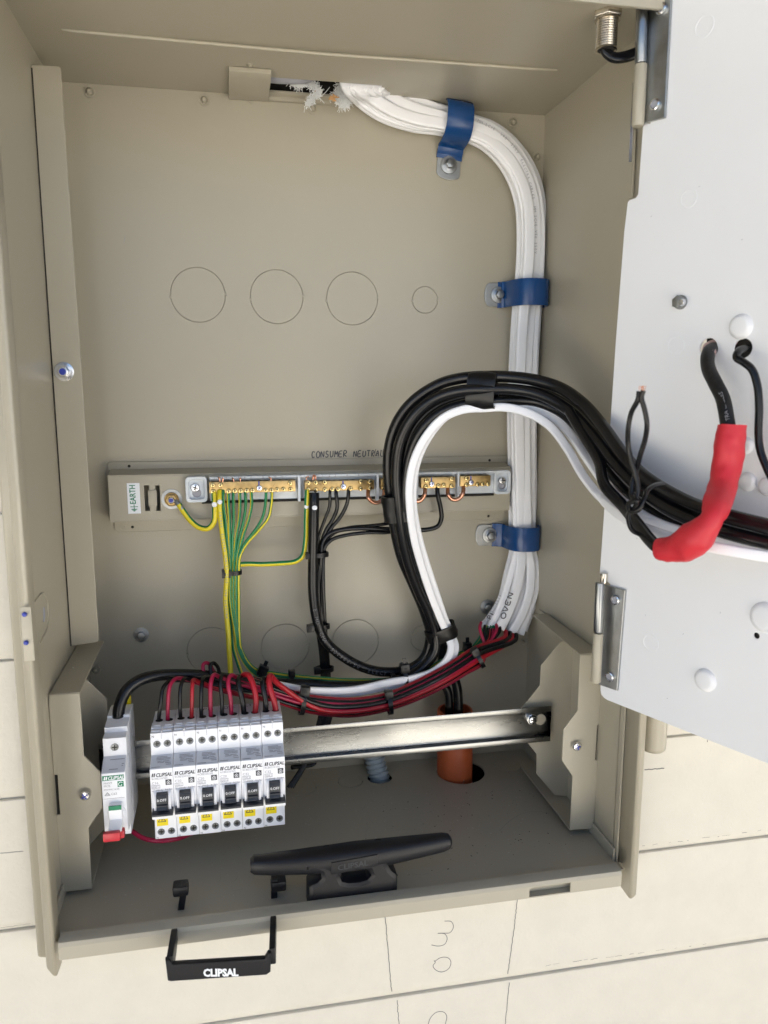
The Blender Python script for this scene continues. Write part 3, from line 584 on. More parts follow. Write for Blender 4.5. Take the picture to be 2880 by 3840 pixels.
c = Q('k', 768, 1410, -.27); s = screw((c.x, ry - .0022, c.z), OUT, .0045, rail, 'chrome'); MB().lathe([(.0052, 0), (.0052, .0008)], (c.x, ry - .0014, c.z), OUT, 20).build('washer', 'chrome', s)

# ------------------------------------------------------------------ breakers
def side_poly(zb, zt, ft=.1688, yn=.184, zn0=.063, zn1=.108, zs=.1125, yb_=.1205):
    return [(-yb_, zb), (-ft, zb), (-ft, zn0), (-yn, zn0 + .002), (-yn, zn1), (-ft, zs), (-ft, zt), (-.160, zt), (-.160, zt + .0012), (-.150, zt + .0012), (-.150, zt - .0006), (-.1225, zt - .0006), (-yb_, zt - .02)]
def label_line(mb, x, y, z, w, n=1, h=.0003):
    for i in range(n): mb.box(x + random.uniform(0, .001), x + w * random.uniform(.6, 1), y - .0001, y, z - i * .0009, z - i * .0009 + h)
def house(mbk, mbw, cx, cz, s, y):
    mbk.box(cx - s, cx + s, y - .00015, y, cz - s, cz + s)
    mbw.add([(cx - s * .7, y - .0003, cz + s * .05), (cx, y - .0003, cz + s * .75), (cx + s * .7, y - .0003, cz + s * .05), (cx + s * .5, y - .0003, cz + s * .05), (cx, y - .0003, cz + s * .5), (cx - s * .5, y - .0003, cz + s * .05)], [(0, 1, 2, 3, 4, 5)])
    mbw.box(cx - s * .55, cx - s * .42, y - .0003, y - .0002, cz - s * .6, cz + s * .1).box(cx + s * .42, cx + s * .55, y - .0003, y - .0002, cz - s * .6, cz + s * .1).box(cx - s * .55, cx + s * .55, y - .0003, y - .0002, cz - s * .65, cz - s * .52).box(cx - s * .15, cx + s * .15, y - .0003, y - .0002, cz - s * .35, cz + s * .1)
BW = .01767; zt6 = .1310; zb6 = .0390
def rcbo_marks(root, X, dz, amp, code, note):
    ink, gr, wh = MB(), MB(), MB(); yn = -.184; yv = XV
    zz = .1035 + dz
    text_mesh(ink, 'CLIPSAL', (X + .0043, yn, zz - .0019), XV, ZV, .0041, bold=.00012, shear=.25, sx=.86)
    for i in (0, 1): 
        xx = X + .0012 + i * .0014; ink.add([(xx, yn - .0002, zz - .0019), (xx + .001, yn - .0002, zz - .0019), (xx + .0016, yn - .0002, zz + .0011), (xx + .0006, yn - .0002, zz + .0011)], [(0, 1, 2, 3)])
    text_mesh(gr, code, (X + .0012, yn, zz - .0043), XV, ZV, .0023, sx=.95); text_mesh(gr, amp, (X + .0012, yn, zz - .0082), XV, ZV, .0030)
    text_mesh(gr, '4500 3', (X + .0014, yn, zz - .0111), XV, ZV, .0020); gr.box(X + .0010, X + .0075, yn - .0002, yn, zz - .0093, zz - .0090).box(X + .0010, X + .0075, yn - .0002, yn, zz - .0117, zz - .0114).box(X + .0010, X + .0012, yn - .0002, yn, zz - .0114, zz - .0093).box(X + .0073, X + .0075, yn - .0002, yn, zz - .0114, zz - .0093)
    text_mesh(gr, '30mA', (X + .0042, yn, zz - .0140), XV, ZV, .0021); text_mesh(gr, 'RCBO', (X + .0112, yn, zz - .0140), XV, ZV, .0021)
    gr.box(X + .0010, X + .0037, yn - .0002, yn, zz - .0126, zz - .0124).box(X + .0010, X + .0037, yn - .0002, yn, zz - .0141, zz - .0139)
    house(ink, wh, X + .0140, zz - .0073, .0023, yn)
    for i, (yy, z_) in enumerate([(-.1688, .1277)]): text_mesh(ink, 'N', (X + .0011, yy, z_ + dz), XV, ZV, .0024)
    text_mesh(ink, 'N', (X + .0010, -.1688, zb6 + dz + .0004), XV, ZV, .0022)
    text_mesh(wh, '0.OFF', (X + .0051, -.1906, .0838 + dz), XV, ZV, .0031, sx=.95)
    ink.build('printing', 'ink', root); gr.build('small_printing', 'gink', root); wh.build('white_printing', 'wink', root)
    sc = MB(); scrawl(sc, note, (X + .005, -.1300, zt6 + dz - .0004), XV * .0032, YV * .0045, .0005, jit=.15); sc.build('handwriting', 'ink', root)
def build_rcbo(X, label):
    r = thing('circuit_breaker', (X, -.121, zb6), label, 'circuit breaker', 'slim circuit breakers in the row of six on the rail')
    g_ = .00012
    body = MB().prism([(X + g_, y, z) for y, z in side_poly(zb6, zt6)], (BW - 2 * g_, 0, 0)).build('body', 'rc', r, bevel=.00035)
    # recessed seam lines and steps of the moulded top
    st = MB()
    for xa in (.0009, .0098):
        st.box(X + xa, X + xa + .0066, -.1655, -.1632, zt6, zt6 + .0009).box(X + xa + .001, X + xa + .006, -.1575, -.1555, zt6 + .0012, zt6 + .0019)
    st.box(X + .0084, X + .0093, -.1685, -.1506, zt6 + .0003, zt6 + .0016)
    st.build('top_step', 'rc', body, bevel=.0002)
    sm = MB().box(X + .0087, X + .0089, -.1690, -.1688, .1262, zt6).box(X + .0087, X + .0089, -.1842, -.184, .084, .0895).box(X + .001, X + .0166, -.1842, -.184, .0899, .0900)
    sm.build('seam', 'gink', body)
    # sloping rating label
    n = Vector((0, -(.1125 - .108), -(.184 - .1688))).normalized()
    lv = [(X + .0005, -.1692, .1125), (X + BW - .0005, -.1692, .1125), (X + BW - .0005, -.1838, .1083), (X + .0005, -.1838, .1083)]
    lb = mk('rating_label', [Vector(v) + Vector((0, 0, .0002)) for v in lv], [(0, 1, 2, 3)], 'lab', r)
    tl = MB(); A, B, C, D = [Vector(v) + Vector((0, 0, .0004)) for v in lv]
    for (u0, u1, t0) in [(.25, .75, .16), (.25, .9, .26), (.25, .6, .36), (.62, .9, .36), (.3, .5, .48), (.55, .85, .5), (.3, .6, .58), (.66, .92, .62), (.7, .95, .75), (.05, .45, .9)]:
        p0 = A + (B - A) * u0 + (D - A) * t0; tl.add([p0, p0 + (B - A) * (u1 - u0), p0 + (B - A) * (u1 - u0) + (D - A) * .045, p0 + (D - A) * .045], [(0, 1, 2, 3)])
    tl.build('label_lines', 'gink', lb)
    # terminal screws, upper and lower
    for xx in (.0050, .0131):
        for zz, mm in ((.1219, 'chrome'), (.0452, 'zinc')):
            c = Vector((X + xx, -.1688, zz)); rr = .0030
            rg = MB().lathe([(rr * 1.25, 0), (rr * 1.22, .0002), (rr, .00025), (rr * .98, .0001)], c, OUT, 20).build('terminal_surround', 'rc', body, smooth=True)
            MB().lathe([(rr, .0), (rr * .98, .0003)], c, OUT, 20).build('terminal_well', 'wellgrey', rg)
            s_ = MB().lathe([(rr * .80, .0003), (rr * .74, .0006), (rr * .2, .0008)], c + ZV * .0006, OUT, 16).build('terminal_screw', 'dkmetal', body, smooth=True)
            MB().obox(c + ZV * .0006 + OUT * .00085, (rr * .6, 0, 0), (0, 0, rr * .13), (0, .0001, 0)).obox(c + ZV * .0006 + OUT * .00085, (rr * .13, 0, 0), (0, 0, rr * .6), (0, .00012, 0)).build('slot', 'dark', s_)
    # wire entries
    for xx in (.0050, .0131): MB().lathe([(.0031, 0), (.0030, .0001)], (X + xx, -.1425, zt6 - .0006), ZV, 18).build('wire_entry', 'dark', body)
    # toggle
    xm = X + BW / 2
    hs = MB().prism([(X + .0021, -.1835, .0905), (X + .0021, -.1835, .0720), (X + .0021, -.1875, .0740), (X + .0021, -.1885, .082), (X + .0021, -.1865, .0885)], (.0024, 0, 0)).prism([(X + .0132, -.1835, .0905), (X + .0132, -.1835, .0720), (X + .0132, -.1875, .0740), (X + .0132, -.1885, .082), (X + .0132, -.1865, .0885)], (.0024, 0, 0))
    hs.build('toggle_cheek', 'rc', body, bevel=.0009)
    MB().prism([(X + .0044, -.183, .0885), (X + .0044, -.1890, .0880), (X + .0044, -.1904, .0830), (X + .0044, -.1896, .0795), (X + .0044, -.1915, .0765), (X + .0044, -.183, .0715)], (.0086, 0, 0)).prism([(X + .0008, -.183, .0750), (X + .0008, -.1895, .0747), (X + .0008, -.1926, .0738), (X + .0008, -.1928, .0722), (X + .0008, -.1905, .0714), (X + .0008, -.183, .0712)], (.0162, 0, 0)).prism([(X + .0048, -.188, .0808), (X + .0048, -.1912, .0806), (X + .0048, -.1914, .0794), (X + .0048, -.188, .0792)], (.0082, 0, 0)).build('toggle', 'toggle', r, bevel=.0004)
    # yellow warning label
    MB().box(X + .0019, X + .0107, -.1691, -.1688, .0505, .0600).build('warning_label', 'ylab', r)
    tr = MB(); cx, cz = X + .0060, .0542
    for a, b in (((-.0030, 0), (0, .0048)), ((0, .0048), (.0030, 0)), ((.0030, 0), (-.0030, 0)), ((.0003, .0038), (-.0005, .0022)), ((-.0005, .0022), (.0005, .0022)), ((.0005, .0022), (-.0002, .0006))):
        ribbon(tr, [(cx + a[0], -.1693, cz + a[1]), (cx + b[0], -.1693, cz + b[1])], .0005, OUT, res=1)
    tr.build('warning_sign', 'ink', r)
    return r
def copy_tree(o, parent=None):
    c = o.copy(); scene.collection.objects.link(c); c.parent = parent
    for ch in o.children: copy_tree(ch, c)
    return c
X0 = .0735
rows = [('C16', 'RCBE216/30S', 'LI', 'white slim breaker marked C16, first in the row next to the gap'), ('C20', 'RCBE220/30S', 'P', 'white slim breaker marked C20 right beside the C16 one'),
        ('C20', 'RCBE220/30S', 'P2.', 'white slim breaker marked C20, the middle of the three C20 breakers'), ('C20', 'RCBE220/30S', 'OVE', 'white slim breaker marked C20 touching the first C32 breaker'),
        ('C32', 'RCBE232/30S', 'C1', 'white slim breaker marked C32 between a C20 and the end breaker'), ('C32', 'RCBE232/30S', 'A', 'white slim breaker marked C32 at the end of the row beside the bare rail')]
proto = build_rcbo(X0, rows[0][3]); brk = [proto]
for i in range(1, 6):
    c = copy_tree(proto); c.location.x += BW * i + .0 ; c.location.z += .00015 * i + (0, .0002, -.0001, .0001, -.0002, .0001)[i]; c['label'] = rows[i][3]; brk.append(c)
for i, r in enumerate(brk): rcbo_marks(r, X0 + BW * i, .00015 * i, rows[i][0], rows[i][1], rows[i][2])
# the single pole main breaker at the left
XM, WM = .0372, .0178
mcb = thing('main_circuit_breaker', (XM, -.121, .0463), 'single white main breaker with green label and red toggle, alone left of the row', 'circuit breaker')
sp = [(-.1205, .0463), (-.1688, .0463), (-.1688, .0545), (-.184, .0575), (-.184, .108), (-.1688, .1150), (-.1688, .1300), (-.158, .1300), (-.158, .1345), (-.142, .1355), (-.142, .1375), (-.1225, .1375), (-.1155, .136), (-.1155, .05)]
mbd = MB().prism([(XM, y, z) for y, z in sp], (WM, 0, 0)).build('body', 'rc', mcb, bevel=.0005)
MB().box(XM + WM, XM + WM + .0002, -.150, -.149, .05, .13).box(XM + WM, XM + WM + .0003, -.162, -.158, .100, .112).box(XM + WM, XM + WM + .0003, -.128, -.124, .112, .12).box(XM + WM, XM + WM + .0003, -.13, -.125, .06, .065).build('side_seam', 'lab', mbd)
c = Vector((XM + WM / 2, -.1688, .1225))
MB().lathe([(.0043, 0), (.0042, .0003), (.0034, .0004), (.0033, .0001)], c, OUT, 24).build('terminal_surround', 'rc', mbd, smooth=True)
s_ = MB().lathe([(.0031, .0), (.0030, .0006), (.001, .0008)], c, OUT, 20).build('terminal_screw', 'dkmetal', mcb, smooth=True); MB().obox(c + OUT * .0009, (.0022, 0, 0), (0, 0, .0004), (0, .0001, 0)).obox(c + OUT * .0009, (.0004, 0, 0), (0, 0, .0022), (0, .00012, 0)).build('slot', 'dark', s_)
c = Vector((XM + WM * .62, -.1688, .0500)); MB().lathe([(.0040, 0), (.0039, .0003), (.0033, .0004), (.0032, .0001)], c, OUT, 24).build('terminal_surround', 'rc', mbd, smooth=True); MB().lathe([(.0031, 0), (.003, .0003)], c, OUT, 20).build('terminal_well', 'gink', mbd)
lv = [(XM + .0005, -.1692, .1148), (XM + WM - .0005, -.1692, .1148), (XM + WM - .0005, -.1838, .1083), (XM + .0005, -.1838, .1083)]
lb = mk('rating_label', [Vector(v) + Vector((0, -.0001, .0003)) for v in lv], [(0, 1, 2, 3)], 'lab', mcb)
tl = MB(); A, B, C, D = [Vector(v) + Vector((0, -.0002, .0005)) for v in lv]
for (u0, u1, t0) in [(.3, .95, .2), (.3, .7, .8), (.85, .95, .5), (.85, .92, .62)]:
    p0 = A + (B - A) * u0 + (D - A) * t0; tl.add([p0, p0 + (B - A) * (u1 - u0), p0 + (B - A) * (u1 - u0) + (D - A) * .05, p0 + (D - A) * .05], [(0, 1, 2, 3)])
tl.build('label_lines', 'gink', lb)
gl_ = MB().box(XM + .0006, XM + WM - .0010, -.1842, -.184, .1022, .1062).box(XM + .0118, XM + .0164, -.1842, -.184, .0962, .1008).build('green_label', 'glab', mcb)
wt = MB(); text_mesh(wt, 'CLIPSAL', (XM + .0046, -.1842, .1028), XV, ZV, .0040, bold=.00012, shear=.25, sx=.86)
for i in (0, 1):
    xx = XM + .0016 + i * .0014; wt.add([(xx, -.1844, .1028), (xx + .001, -.1844, .1028), (xx + .0016, -.1844, .1056), (xx + .0006, -.1844, .1056)], [(0, 1, 2, 3)])
ribbon(wt, [(XM + .0156, -.1844, .0995), (XM + .0142, -.1844, .1002), (XM + .0126, -.1844, .0990), (XM + .0130, -.1844, .0972), (XM + .0148, -.1844, .0972), (XM + .0148, -.1844, .0984)], .0005, OUT)
wt.build('white_printing', 'wink', mcb)
gt = MB()
for s_, z_, sz in (('MAX9', .0992, .0024), ('MCB', .0968, .0024), ('MX9MC163R', .0938, .0021)): text_mesh(gt, s_, (XM + .0014, -.184, z_), XV, ZV, sz)
text_mesh(gt, 'C63', (XM + .0065, -.184, .0898), XV, ZV, .0027)
for a, b in (((.0018, 0), (.0038, .0026)), ((.0038, .0026), (.0058, 0)), ((.0058, 0), (.0018, 0)), ((.0028, .0004), (.0038, .0016)), ((.0038, .0016), (.0048, .0004))): ribbon(gt, [(XM + a[0], -.1842, .0897 + a[1]), (XM + b[0], -.1842, .0897 + b[1])], .0004, OUT, res=1)
gt.box(XM + .0008, XM + .0164, -.1842, -.184, .0868, .0870); gt.build('small_printing', 'gink', mcb)
MB().lathe([(.0072, 0), (.0070, .0015), (.006, .0024)], (XM + WM / 2 + .0012, -.1838, .0742), OUT, 26).build('toggle_ring', 'rc', mbd, smooth=True)
MB().prism([(XM + .0048, -.184, .0838), (XM + .0048, -.1890, .0830), (XM + .0048, -.1900, .0760), (XM + .0048, -.1885, .0715), (XM + .0048, -.1960, .0675), (XM + .0048, -.1960, .0640), (XM + .0048, -.184, .0640)], (.0098, 0, 0)).build('toggle', 'rc', mcb, bevel=.0006)
MB().box(XM + .0049, XM + .0145, -.1897, -.1885, .0798, .0832).build('toggle_window', 'glab', mcb)
MB().box(XM + .0012, XM + .0140, -.2010, -.1962, .0600, .0672).box(XM + .0085, XM + .0165, -.1962, -.1900, .0590, .0655).build('toggle_tip', 'redp', mcb, bevel=.0013)
cy = Q('b', 275, 500, -.27); MB().box(cy.x - .003, cy.x + .003, -.1175, -.1125, .136, .1425).build('rail_clip', 'ylab', mcb, bevel=.0004)

# ------------------------------------------------------------------ saddles
FLAT = []
for k, cxx in enumerate((-.62, 0, .62)):
    pass
def flat_prof(w=1.0, t=.42, lobes=3):
    o = []
    n = 30
    for i in range(n):
        a = 2 * math.pi * i / n; x = math.cos(a); y = math.sin(a)
        xx = w * (abs(x) ** .75) * (1 if x > 0 else -1); yy = t * (abs(y) ** .55) * (1 if y > 0 else -1)
        yy *= 1 - .09 * (math.cos(lobes * math.pi * xx / w) * .5 + .5 if lobes % 2 == 0 else .5 - .5 * math.cos(lobes * math.pi * (xx / w + 1)) if False else (1 - abs(math.cos(lobes * math.pi * (xx / w + 1) / 2 + math.pi / 2))))
        o.append((xx, yy))
    return o
def saddle(c, a, l, label, bolt_l, foot_l, hw, half, outh, step):
    """c on the back panel; a = cable direction; l = towards the foot"""
    r = thing('cable_saddle', c, label, 'cable saddle', 'blue sleeved cable saddles on the white cables')
    a, l, c = Vector(a).normalized(), Vector(l).normalized(), Vector(c)
    prof = []
    for i in range(15):
        t = math.pi * i / 14; prof.append((half * math.copysign(abs(math.cos(t)) ** .75, math.cos(t)), outh * math.sin(t) ** .7 if t < math.pi / 2 + 1.3 else outh * math.sin(t) ** .7))
    prof[0] = (half + .0005, .006)
    pts = [(half + step + .004, .0016), (half + step, .0018), (half + .003, .005)] + prof
    def strap(pts, w0, w1, th, name, m, par):
        n = len(pts); vs = []
        for i, (x, y) in enumerate(pts):
            p0 = pts[max(i - 1, 0)]; p1 = pts[min(i + 1, n - 1)]; t = Vector((p1[0] - p0[0], p1[1] - p0[1])).normalized(); nn = Vector((t.y, -t.x)) * th / 2
            for s_ in (-1, 1):
                for q in (-1, 1): vs.append(c + l * (x + nn.x * q) + OUT * (y + nn.y * q) + a * hw * s_)
        fs = []
        for i in range(n - 1):
            b = 4 * i; d = b + 4
            fs += [(b, b + 1, d + 1, d), (b + 2, d + 2, d + 3, b + 3), (b, d, d + 2, b + 2), (b + 1, b + 3, d + 3, d + 1)]
        fs += [(0, 2, 3, 1), (4 * n - 4, 4 * n - 3, 4 * n - 1, 4 * n - 2)]
        return mk(name, vs, fs, m, par, bevel=th * .3)
    st = strap(pts, 0, 0, .0022, 'blue_strap', 'blue', r)
    x0 = half + step + .0005
    outl = [(x0, -hw * .92), (x0, hw * .92)] + [(foot_l - .004 + .004 * math.cos(t_) * 1.0, hw * .92 * math.sin(t_)) for t_ in [R_(q) for q in (60, 40, 20, 0, -20, -40, -60)]]
    outl = [(x0, -hw * .92), (foot_l - .005, -hw * .92)] + [(foot_l - .005 + .005 * math.cos(R_(q)), hw * .92 * math.sin(R_(q))) for q in (-60, -35, -12, 12, 35, 60)] + [(foot_l - .005, hw * .92), (x0, hw * .92)]
    if l.cross(a).dot(OUT) > 0: sheet('foot', outl, [], c + OUT * .0013, l, a, .0016, 'zinc', r, .0004)
    else: sheet('foot', [(x, -y) for x, y in reversed(outl)][::-1], [], c + OUT * .0013, l, a, .0016, 'zinc', r, .0004)
    MB().obox(c + l * (bolt_l + x0) / 2 + OUT * .0022, l * (bolt_l - x0) / 2, a * .0022, OUT * .0007).build('rib', 'zinc', st, bevel=.0006)
    MB().lathe([(.0085, 0), (.0080, .0012), (.006, .0016)], c + l * bolt_l + OUT * .002, OUT, 24).build('boss', 'zinc', st, smooth=True)
    hexbolt(c + l * bolt_l + OUT * .0032, OUT, .0046, r, 'bolt', 1.3, 1.0)
    return r
s1c = P(1700, 470, -.0); bl = P(1684, 613, 0)
saddle((bl.x + .001, 0, s1c.z - .002), (1, 0, -.12), (-.05, 0, -1), 'blue sleeved cable saddle under the ceiling, its foot and bolt hanging below the white cables', s1c.z - bl.z, s1c.z - P(1684, 668, 0).z, .0128, .0190, .0350, .007)
b2_ = P(1867, 1107, 0); c2_ = P(1966, 1107, 0)
saddle((c2_.x - .0025, 0, b2_.z), (0, 0, 1), (-1, 0, 0), 'blue sleeved cable saddle halfway down the white cables, level with the round knockouts', c2_.x - .0025 - b2_.x, c2_.x - .0025 - P(1815, 1107, 0).x, .0128, .0198, .0390, .003)
b3_ = P(1841, 2005, 0); c3_ = P(1936, 2005, 0)
saddle((c3_.x + .001, 0, b3_.z), (0, 0, 1), (-1, 0, 0), 'blue sleeved cable saddle lowest on the white cables, just above where they fan out', c3_.x + .003 - b3_.x, c3_.x + .003 - P(1788, 2005, 0).x, .0125, .0180, .0350, .007)

# ------------------------------------------------------------------ cables
_th = R_(PTH); _PN = Vector((-math.sin(_th), -math.cos(_th), 0)); _PA = P(2257, 2624, PY0)
def QF(x, y, Y):      # loop point kept in front of the open door panel
    a, b = px('4', x, y)
    if x > 820:
        d = ray(a, b); c = CP * S; f = lambda A: (c + d * (((A - c).dot(_PN)) / d.dot(_PN))).y / S
        sh = min(1, (x - 820) / 260); Y = Y + (f(_PA) - f(P(2257, 2624, -.41)) - .012) * sh
    return P(a, b, Y)
def cable(name, label, cat, group, pts, r, m, n=12, band=None, prof=None, ref=None, twist=0, res=6):
    mb = MB().tube(pts, r, n, 0, prof, ref, res, twist, band)
    if not isinstance(m, (list, tuple)): mb.mi = [0] * len(mb.mi); mm = [m]
    else: mm = m
    o = mb.build(name, mm, None, smooth=True)
    return tag(o, label, cat, group)
# white building cables: lanes between the inner and the outer edge of the bundle
inner = [(1262, 262), (1283, 312), (1322, 385), (1405, 448), (1530, 490), (1661, 505), (1765, 533), (1815, 560), (1875, 620), (1918, 700), (1940, 785), (1944, 910), (1936, 1050), (1925, 1150), (1916, 1280), (1910, 1400), (1905, 1560), (1909, 1720), (1912, 1850), (1914, 1960), (1916, 2060)]
outer = [(1440, 262), (1452, 318), (1500, 330), (1560, 350), (1610, 372), (1668, 398), (1768, 432), (1850, 460), (1930, 520), (1990, 600), (2030, 700), (2046, 830), (2042, 1000), (2032, 1110), (2020, 1280), (2016, 1400), (2011, 1560), (2010, 1720), (2010, 1850), (2013, 1960), (2014, 2060)]
ends = [  # lanes: (u, depth, width, thickness radius, end list px, label)
    (.06, -.024, .0048, [(1905, 2150), (1880, 2250), (1830, 2330), (1808, 2352)], 'leftmost of the cut ends, marked PL'),
    (.20, -.046, .0040, [(1915, 2150), (1885, 2250), (1845, 2340), (1832, 2360)], 'second cut end, half hidden behind the OVEN cable'),
    (.38, -.056, .0056, [(1950, 2140), (1930, 2230), (1893, 2320), (1873, 2356)], 'the cut end marked OVEN'),
    (.12, -.036, .0036, [(1918, 2150), (1895, 2240), (1858, 2330), (1850, 2350)], 'narrow cable behind the OVEN one'),
    (.66, -.050, .0050, [(1990, 2130), (1985, 2220), (1955, 2310), (1920, 2372)], 'wide cut end right of the OVEN cable'),
    (.86, -.042, .0046, [(2008, 2130), (2003, 2220), (1975, 2310), (1950, 2378)], 'outermost cable against the right side wall'),
    (.97, -.022, .0038, [(2012, 2130), (2010, 2220), (1985, 2310), (1965, 2365)], 'rearmost cable in the corner by the right wall'),
    (.50, -.022, .0046, [(1970, 2130), (1955, 2220), (1925, 2310), (1905, 2360)], 'rear cable behind the middle of the bundle'),
    (.55, -.036, .0044, [(1975, 2130), (1965, 2220), (1935, 2310), (1910, 2368)], 'inner cable filling the bundle'),
    (.30, -.020, .0046, [(1940, 2140), (1915, 2230), (1870, 2320), (1855, 2350)], 'rear cable on the left of the bundle')]
def interp(L, t):
    x = t * (len(L) - 1); i = min(int(x), len(L) - 2); f = x - i; return (L[i][0] + (L[i + 1][0] - L[i][0]) * f, L[i][1] + (L[i + 1][1] - L[i][1]) * f)
WE = []
NS = len(inner)
for ci, (u, Y, w, en, lab) in enumerate(ends):
    pts = []; ph = random.uniform(0, 6)
    for i in range(NS):
        a, b = interp(inner, i / (NS - 1)), interp(outer, i / (NS - 1))
        uu = .06 + .88 * u + .018 * math.sin(i * .6 + ph); YY = Y + .004 * math.sin(i * .5 + ph * 2)
        q = P(a[0] + (b[0] - a[0]) * uu, a[1] + (b[1] - a[1]) * uu, YY)
        if i == 0: q = P(a[0] + (b[0] - a[0]) * uu, 240, -.055); q.z = H * S + .03; q.y = -.024
        if i == 1: q = PZ(a[0] + (b[0] - a[0]) * uu, a[1] + (b[1] - a[1]) * uu, H) ; q.y = min(max(q.y, -.040), -.02); q = Vector((q.x, q.y, H * S - .001))
        pts.append(q)
    for k_, (x, y) in enumerate(en): pts.append(P(x, y, Y - (.004, .01, .016, .02)[k_]))
    WE.append(pts[-1])
    cable('white_cable', 'white sheathed cable from the ceiling slot, ' + lab, 'cable', 'white sheathed cables clamped down the right of the back panel', pts, w, 'wht', prof=flat_prof(1, .52, 3), ref=(0, -1, 0), res=5)
# writing on the sheaths
def on_path(z, x, y, Y): return Q(z, x, y, Y)
for cap, z, a, b, hgt, Y, nm in (('OVEN', 'w', (770, 1385), (895, 1030), .0052, -.0755, 'cable_writing'), ('PI.', 'w', (600, 1385), (690, 1240), .0046, -.074, 'cable_writing')):
    p0, p1 = Q(z, *a, Y), Q(z, *b, Y); u = (p1 - p0) / (len(cap) * 1.12); v = u.cross(-OUT).normalized(); v = OUT.cross(u).normalized() * hgt
    mb = MB(); scrawl(mb, cap, p0 - v * .5 + OUT * .0015, u * .92, v, .0011)
    tgt = [o for o in scene.objects if o.get('label', '').endswith('OVEN' if cap == 'OVEN' else 'marked PL')][0]
    mb.build(nm, 'ink', tgt)
# main black cables
mains = 'thick black mains cables in the big taped loop'
A_ = [(1720, 815, -.76), (1659, 800, -.735), (1450, 745, -.665), (1300, 690, -.60), (1130, 590, -.53), (1040, 500, -.49), (950, 375, -.45), (860, 270, -.41), (760, 200, -.37), (640, 165, -.33), (530, 153, -.30), (430, 152, -.28), (330, 160, -.26), (240, 185, -.245), (130, 255, -.225), (62, 340, -.21), (24, 450, -.195), (18, 580, -.185), (32, 700, -.175), (45, 800, -.165), (75, 930, -.15), (130, 1060, -.13), (175, 1170, -.115), (200, 1270, -.105), (172, 1370, -.10), (100, 1418, -.10), (0, 1428, -.10), (-80, 1412, -.10), (-165, 1370, -.10), (-249, 1300, -.10), (-285, 1220, -.10), (-305, 1100, -.095), (-307, 950, -.095), (-304, 800, -.10), (-302, 700, -.10), (-302, 655, -.095)]
cable('mains_cable', 'thick black neutral cable, outermost in the loop, rising to the second brass bar', 'cable', mains, [QF(x, y, Y) for x, y, Y in A_], .0050, 'black', 14)
B_ = [(1720, 880, -.75), (1659, 868, -.73), (1450, 815, -.665), (1250, 735, -.585), (1130, 655, -.53), (1020, 550, -.485), (900, 400, -.43), (800, 298, -.39), (680, 232, -.345), (560, 208, -.315), (430, 207, -.295), (320, 215, -.275), (215, 250, -.255), (125, 325, -.24), (70, 430, -.225), (52, 560, -.21), (60, 700, -.20), (75, 830, -.185), (105, 960, -.165), (150, 1080, -.145), (195, 1180, -.13), (222, 1270, -.12), (220, 1340, -.12), (175, 1400, -.12)]
B2 = [QF(x, y, Y) for x, y, Y in B_] + [Q('4', 90, 1455, -.13), Q('4', -60, 1485, -.14), Q('3', 1450, 1490, -.15), Q('3', 1300, 1480, -.16), Q('b', 1500, 250, -.18), Q('b', 1250, 225, -.2), Q('b', 1050, 200, -.22), Q('b', 900, 182, -.235), Q('b', 700, 175, -.25), Q('b', 520, 185, -.265), Q('b', 380, 225, -.28), Q('b', 275, 310, -.29), Q('b', 220, 430, -.30), Q('b', 205, 560, -.305), Q('b', 203, 640, -.305)]
cable('mains_cable', 'thick black cable running from the loop to the main breaker at the left', 'cable', mains, B2, .0049, 'black', 14)
C_ = [(1720, 850, -.70), (1659, 835, -.695), (1450, 790, -.635), (1280, 725, -.57), (1130, 635, -.50), (1010, 520, -.455), (900, 380, -.41), (800, 285, -.37), (680, 225, -.325), (560, 215, -.28), (430, 232, -.255), (320, 245, -.235), (220, 285, -.22), (140, 360, -.205), (98, 460, -.195), (82, 580, -.185), (85, 700, -.175), (100, 850, -.155), (140, 980, -.14), (185, 1090, -.125), (225, 1190, -.11), (258, 1280, -.10), (290, 1370, -.09), (303, 1450, -.085)]
con_t = Q('c', 1215, 750, -.085)
cable('mains_cable', 'thick black cable leaving the loop downward into the orange conduit, right strand', 'cable', mains, [QF(x, y, Y) for x, y, Y in C_] + [Q('c', 1222, 560, -.085), Q('c', 1232, 760, -.085), Q('c', 1240, 900, -.085)], .0050, 'black', 14)
D_ = [(1720, 905, -.69), (1659, 895, -.68), (1450, 850, -.62), (1200, 760, -.53), (1060, 660, -.46), (960, 540, -.42), (860, 400, -.38), (770, 310, -.345), (660, 262, -.31), (540, 255, -.29), (430, 262, -.28), (330, 275, -.265), (240, 310, -.25), (160, 385, -.235), (115, 480, -.22), (95, 590, -.21), (90, 700, -.20), (100, 830, -.18), (130, 960, -.155), (175, 1080, -.135), (215, 1180, -.12), (240, 1270, -.105), (250, 1380, -.08), (225, 1450, -.075)]
cable('mains_cable', 'thick black cable, innermost of the loop, entering the orange conduit as its left strand', 'cable', mains, [QF(x, y, Y) for x, y, Y in D_] + [Q('c', 1130, 560, -.075), Q('c', 1150, 760, -.075), Q('c', 1165, 900, -.075)], .0044, 'black', 14)
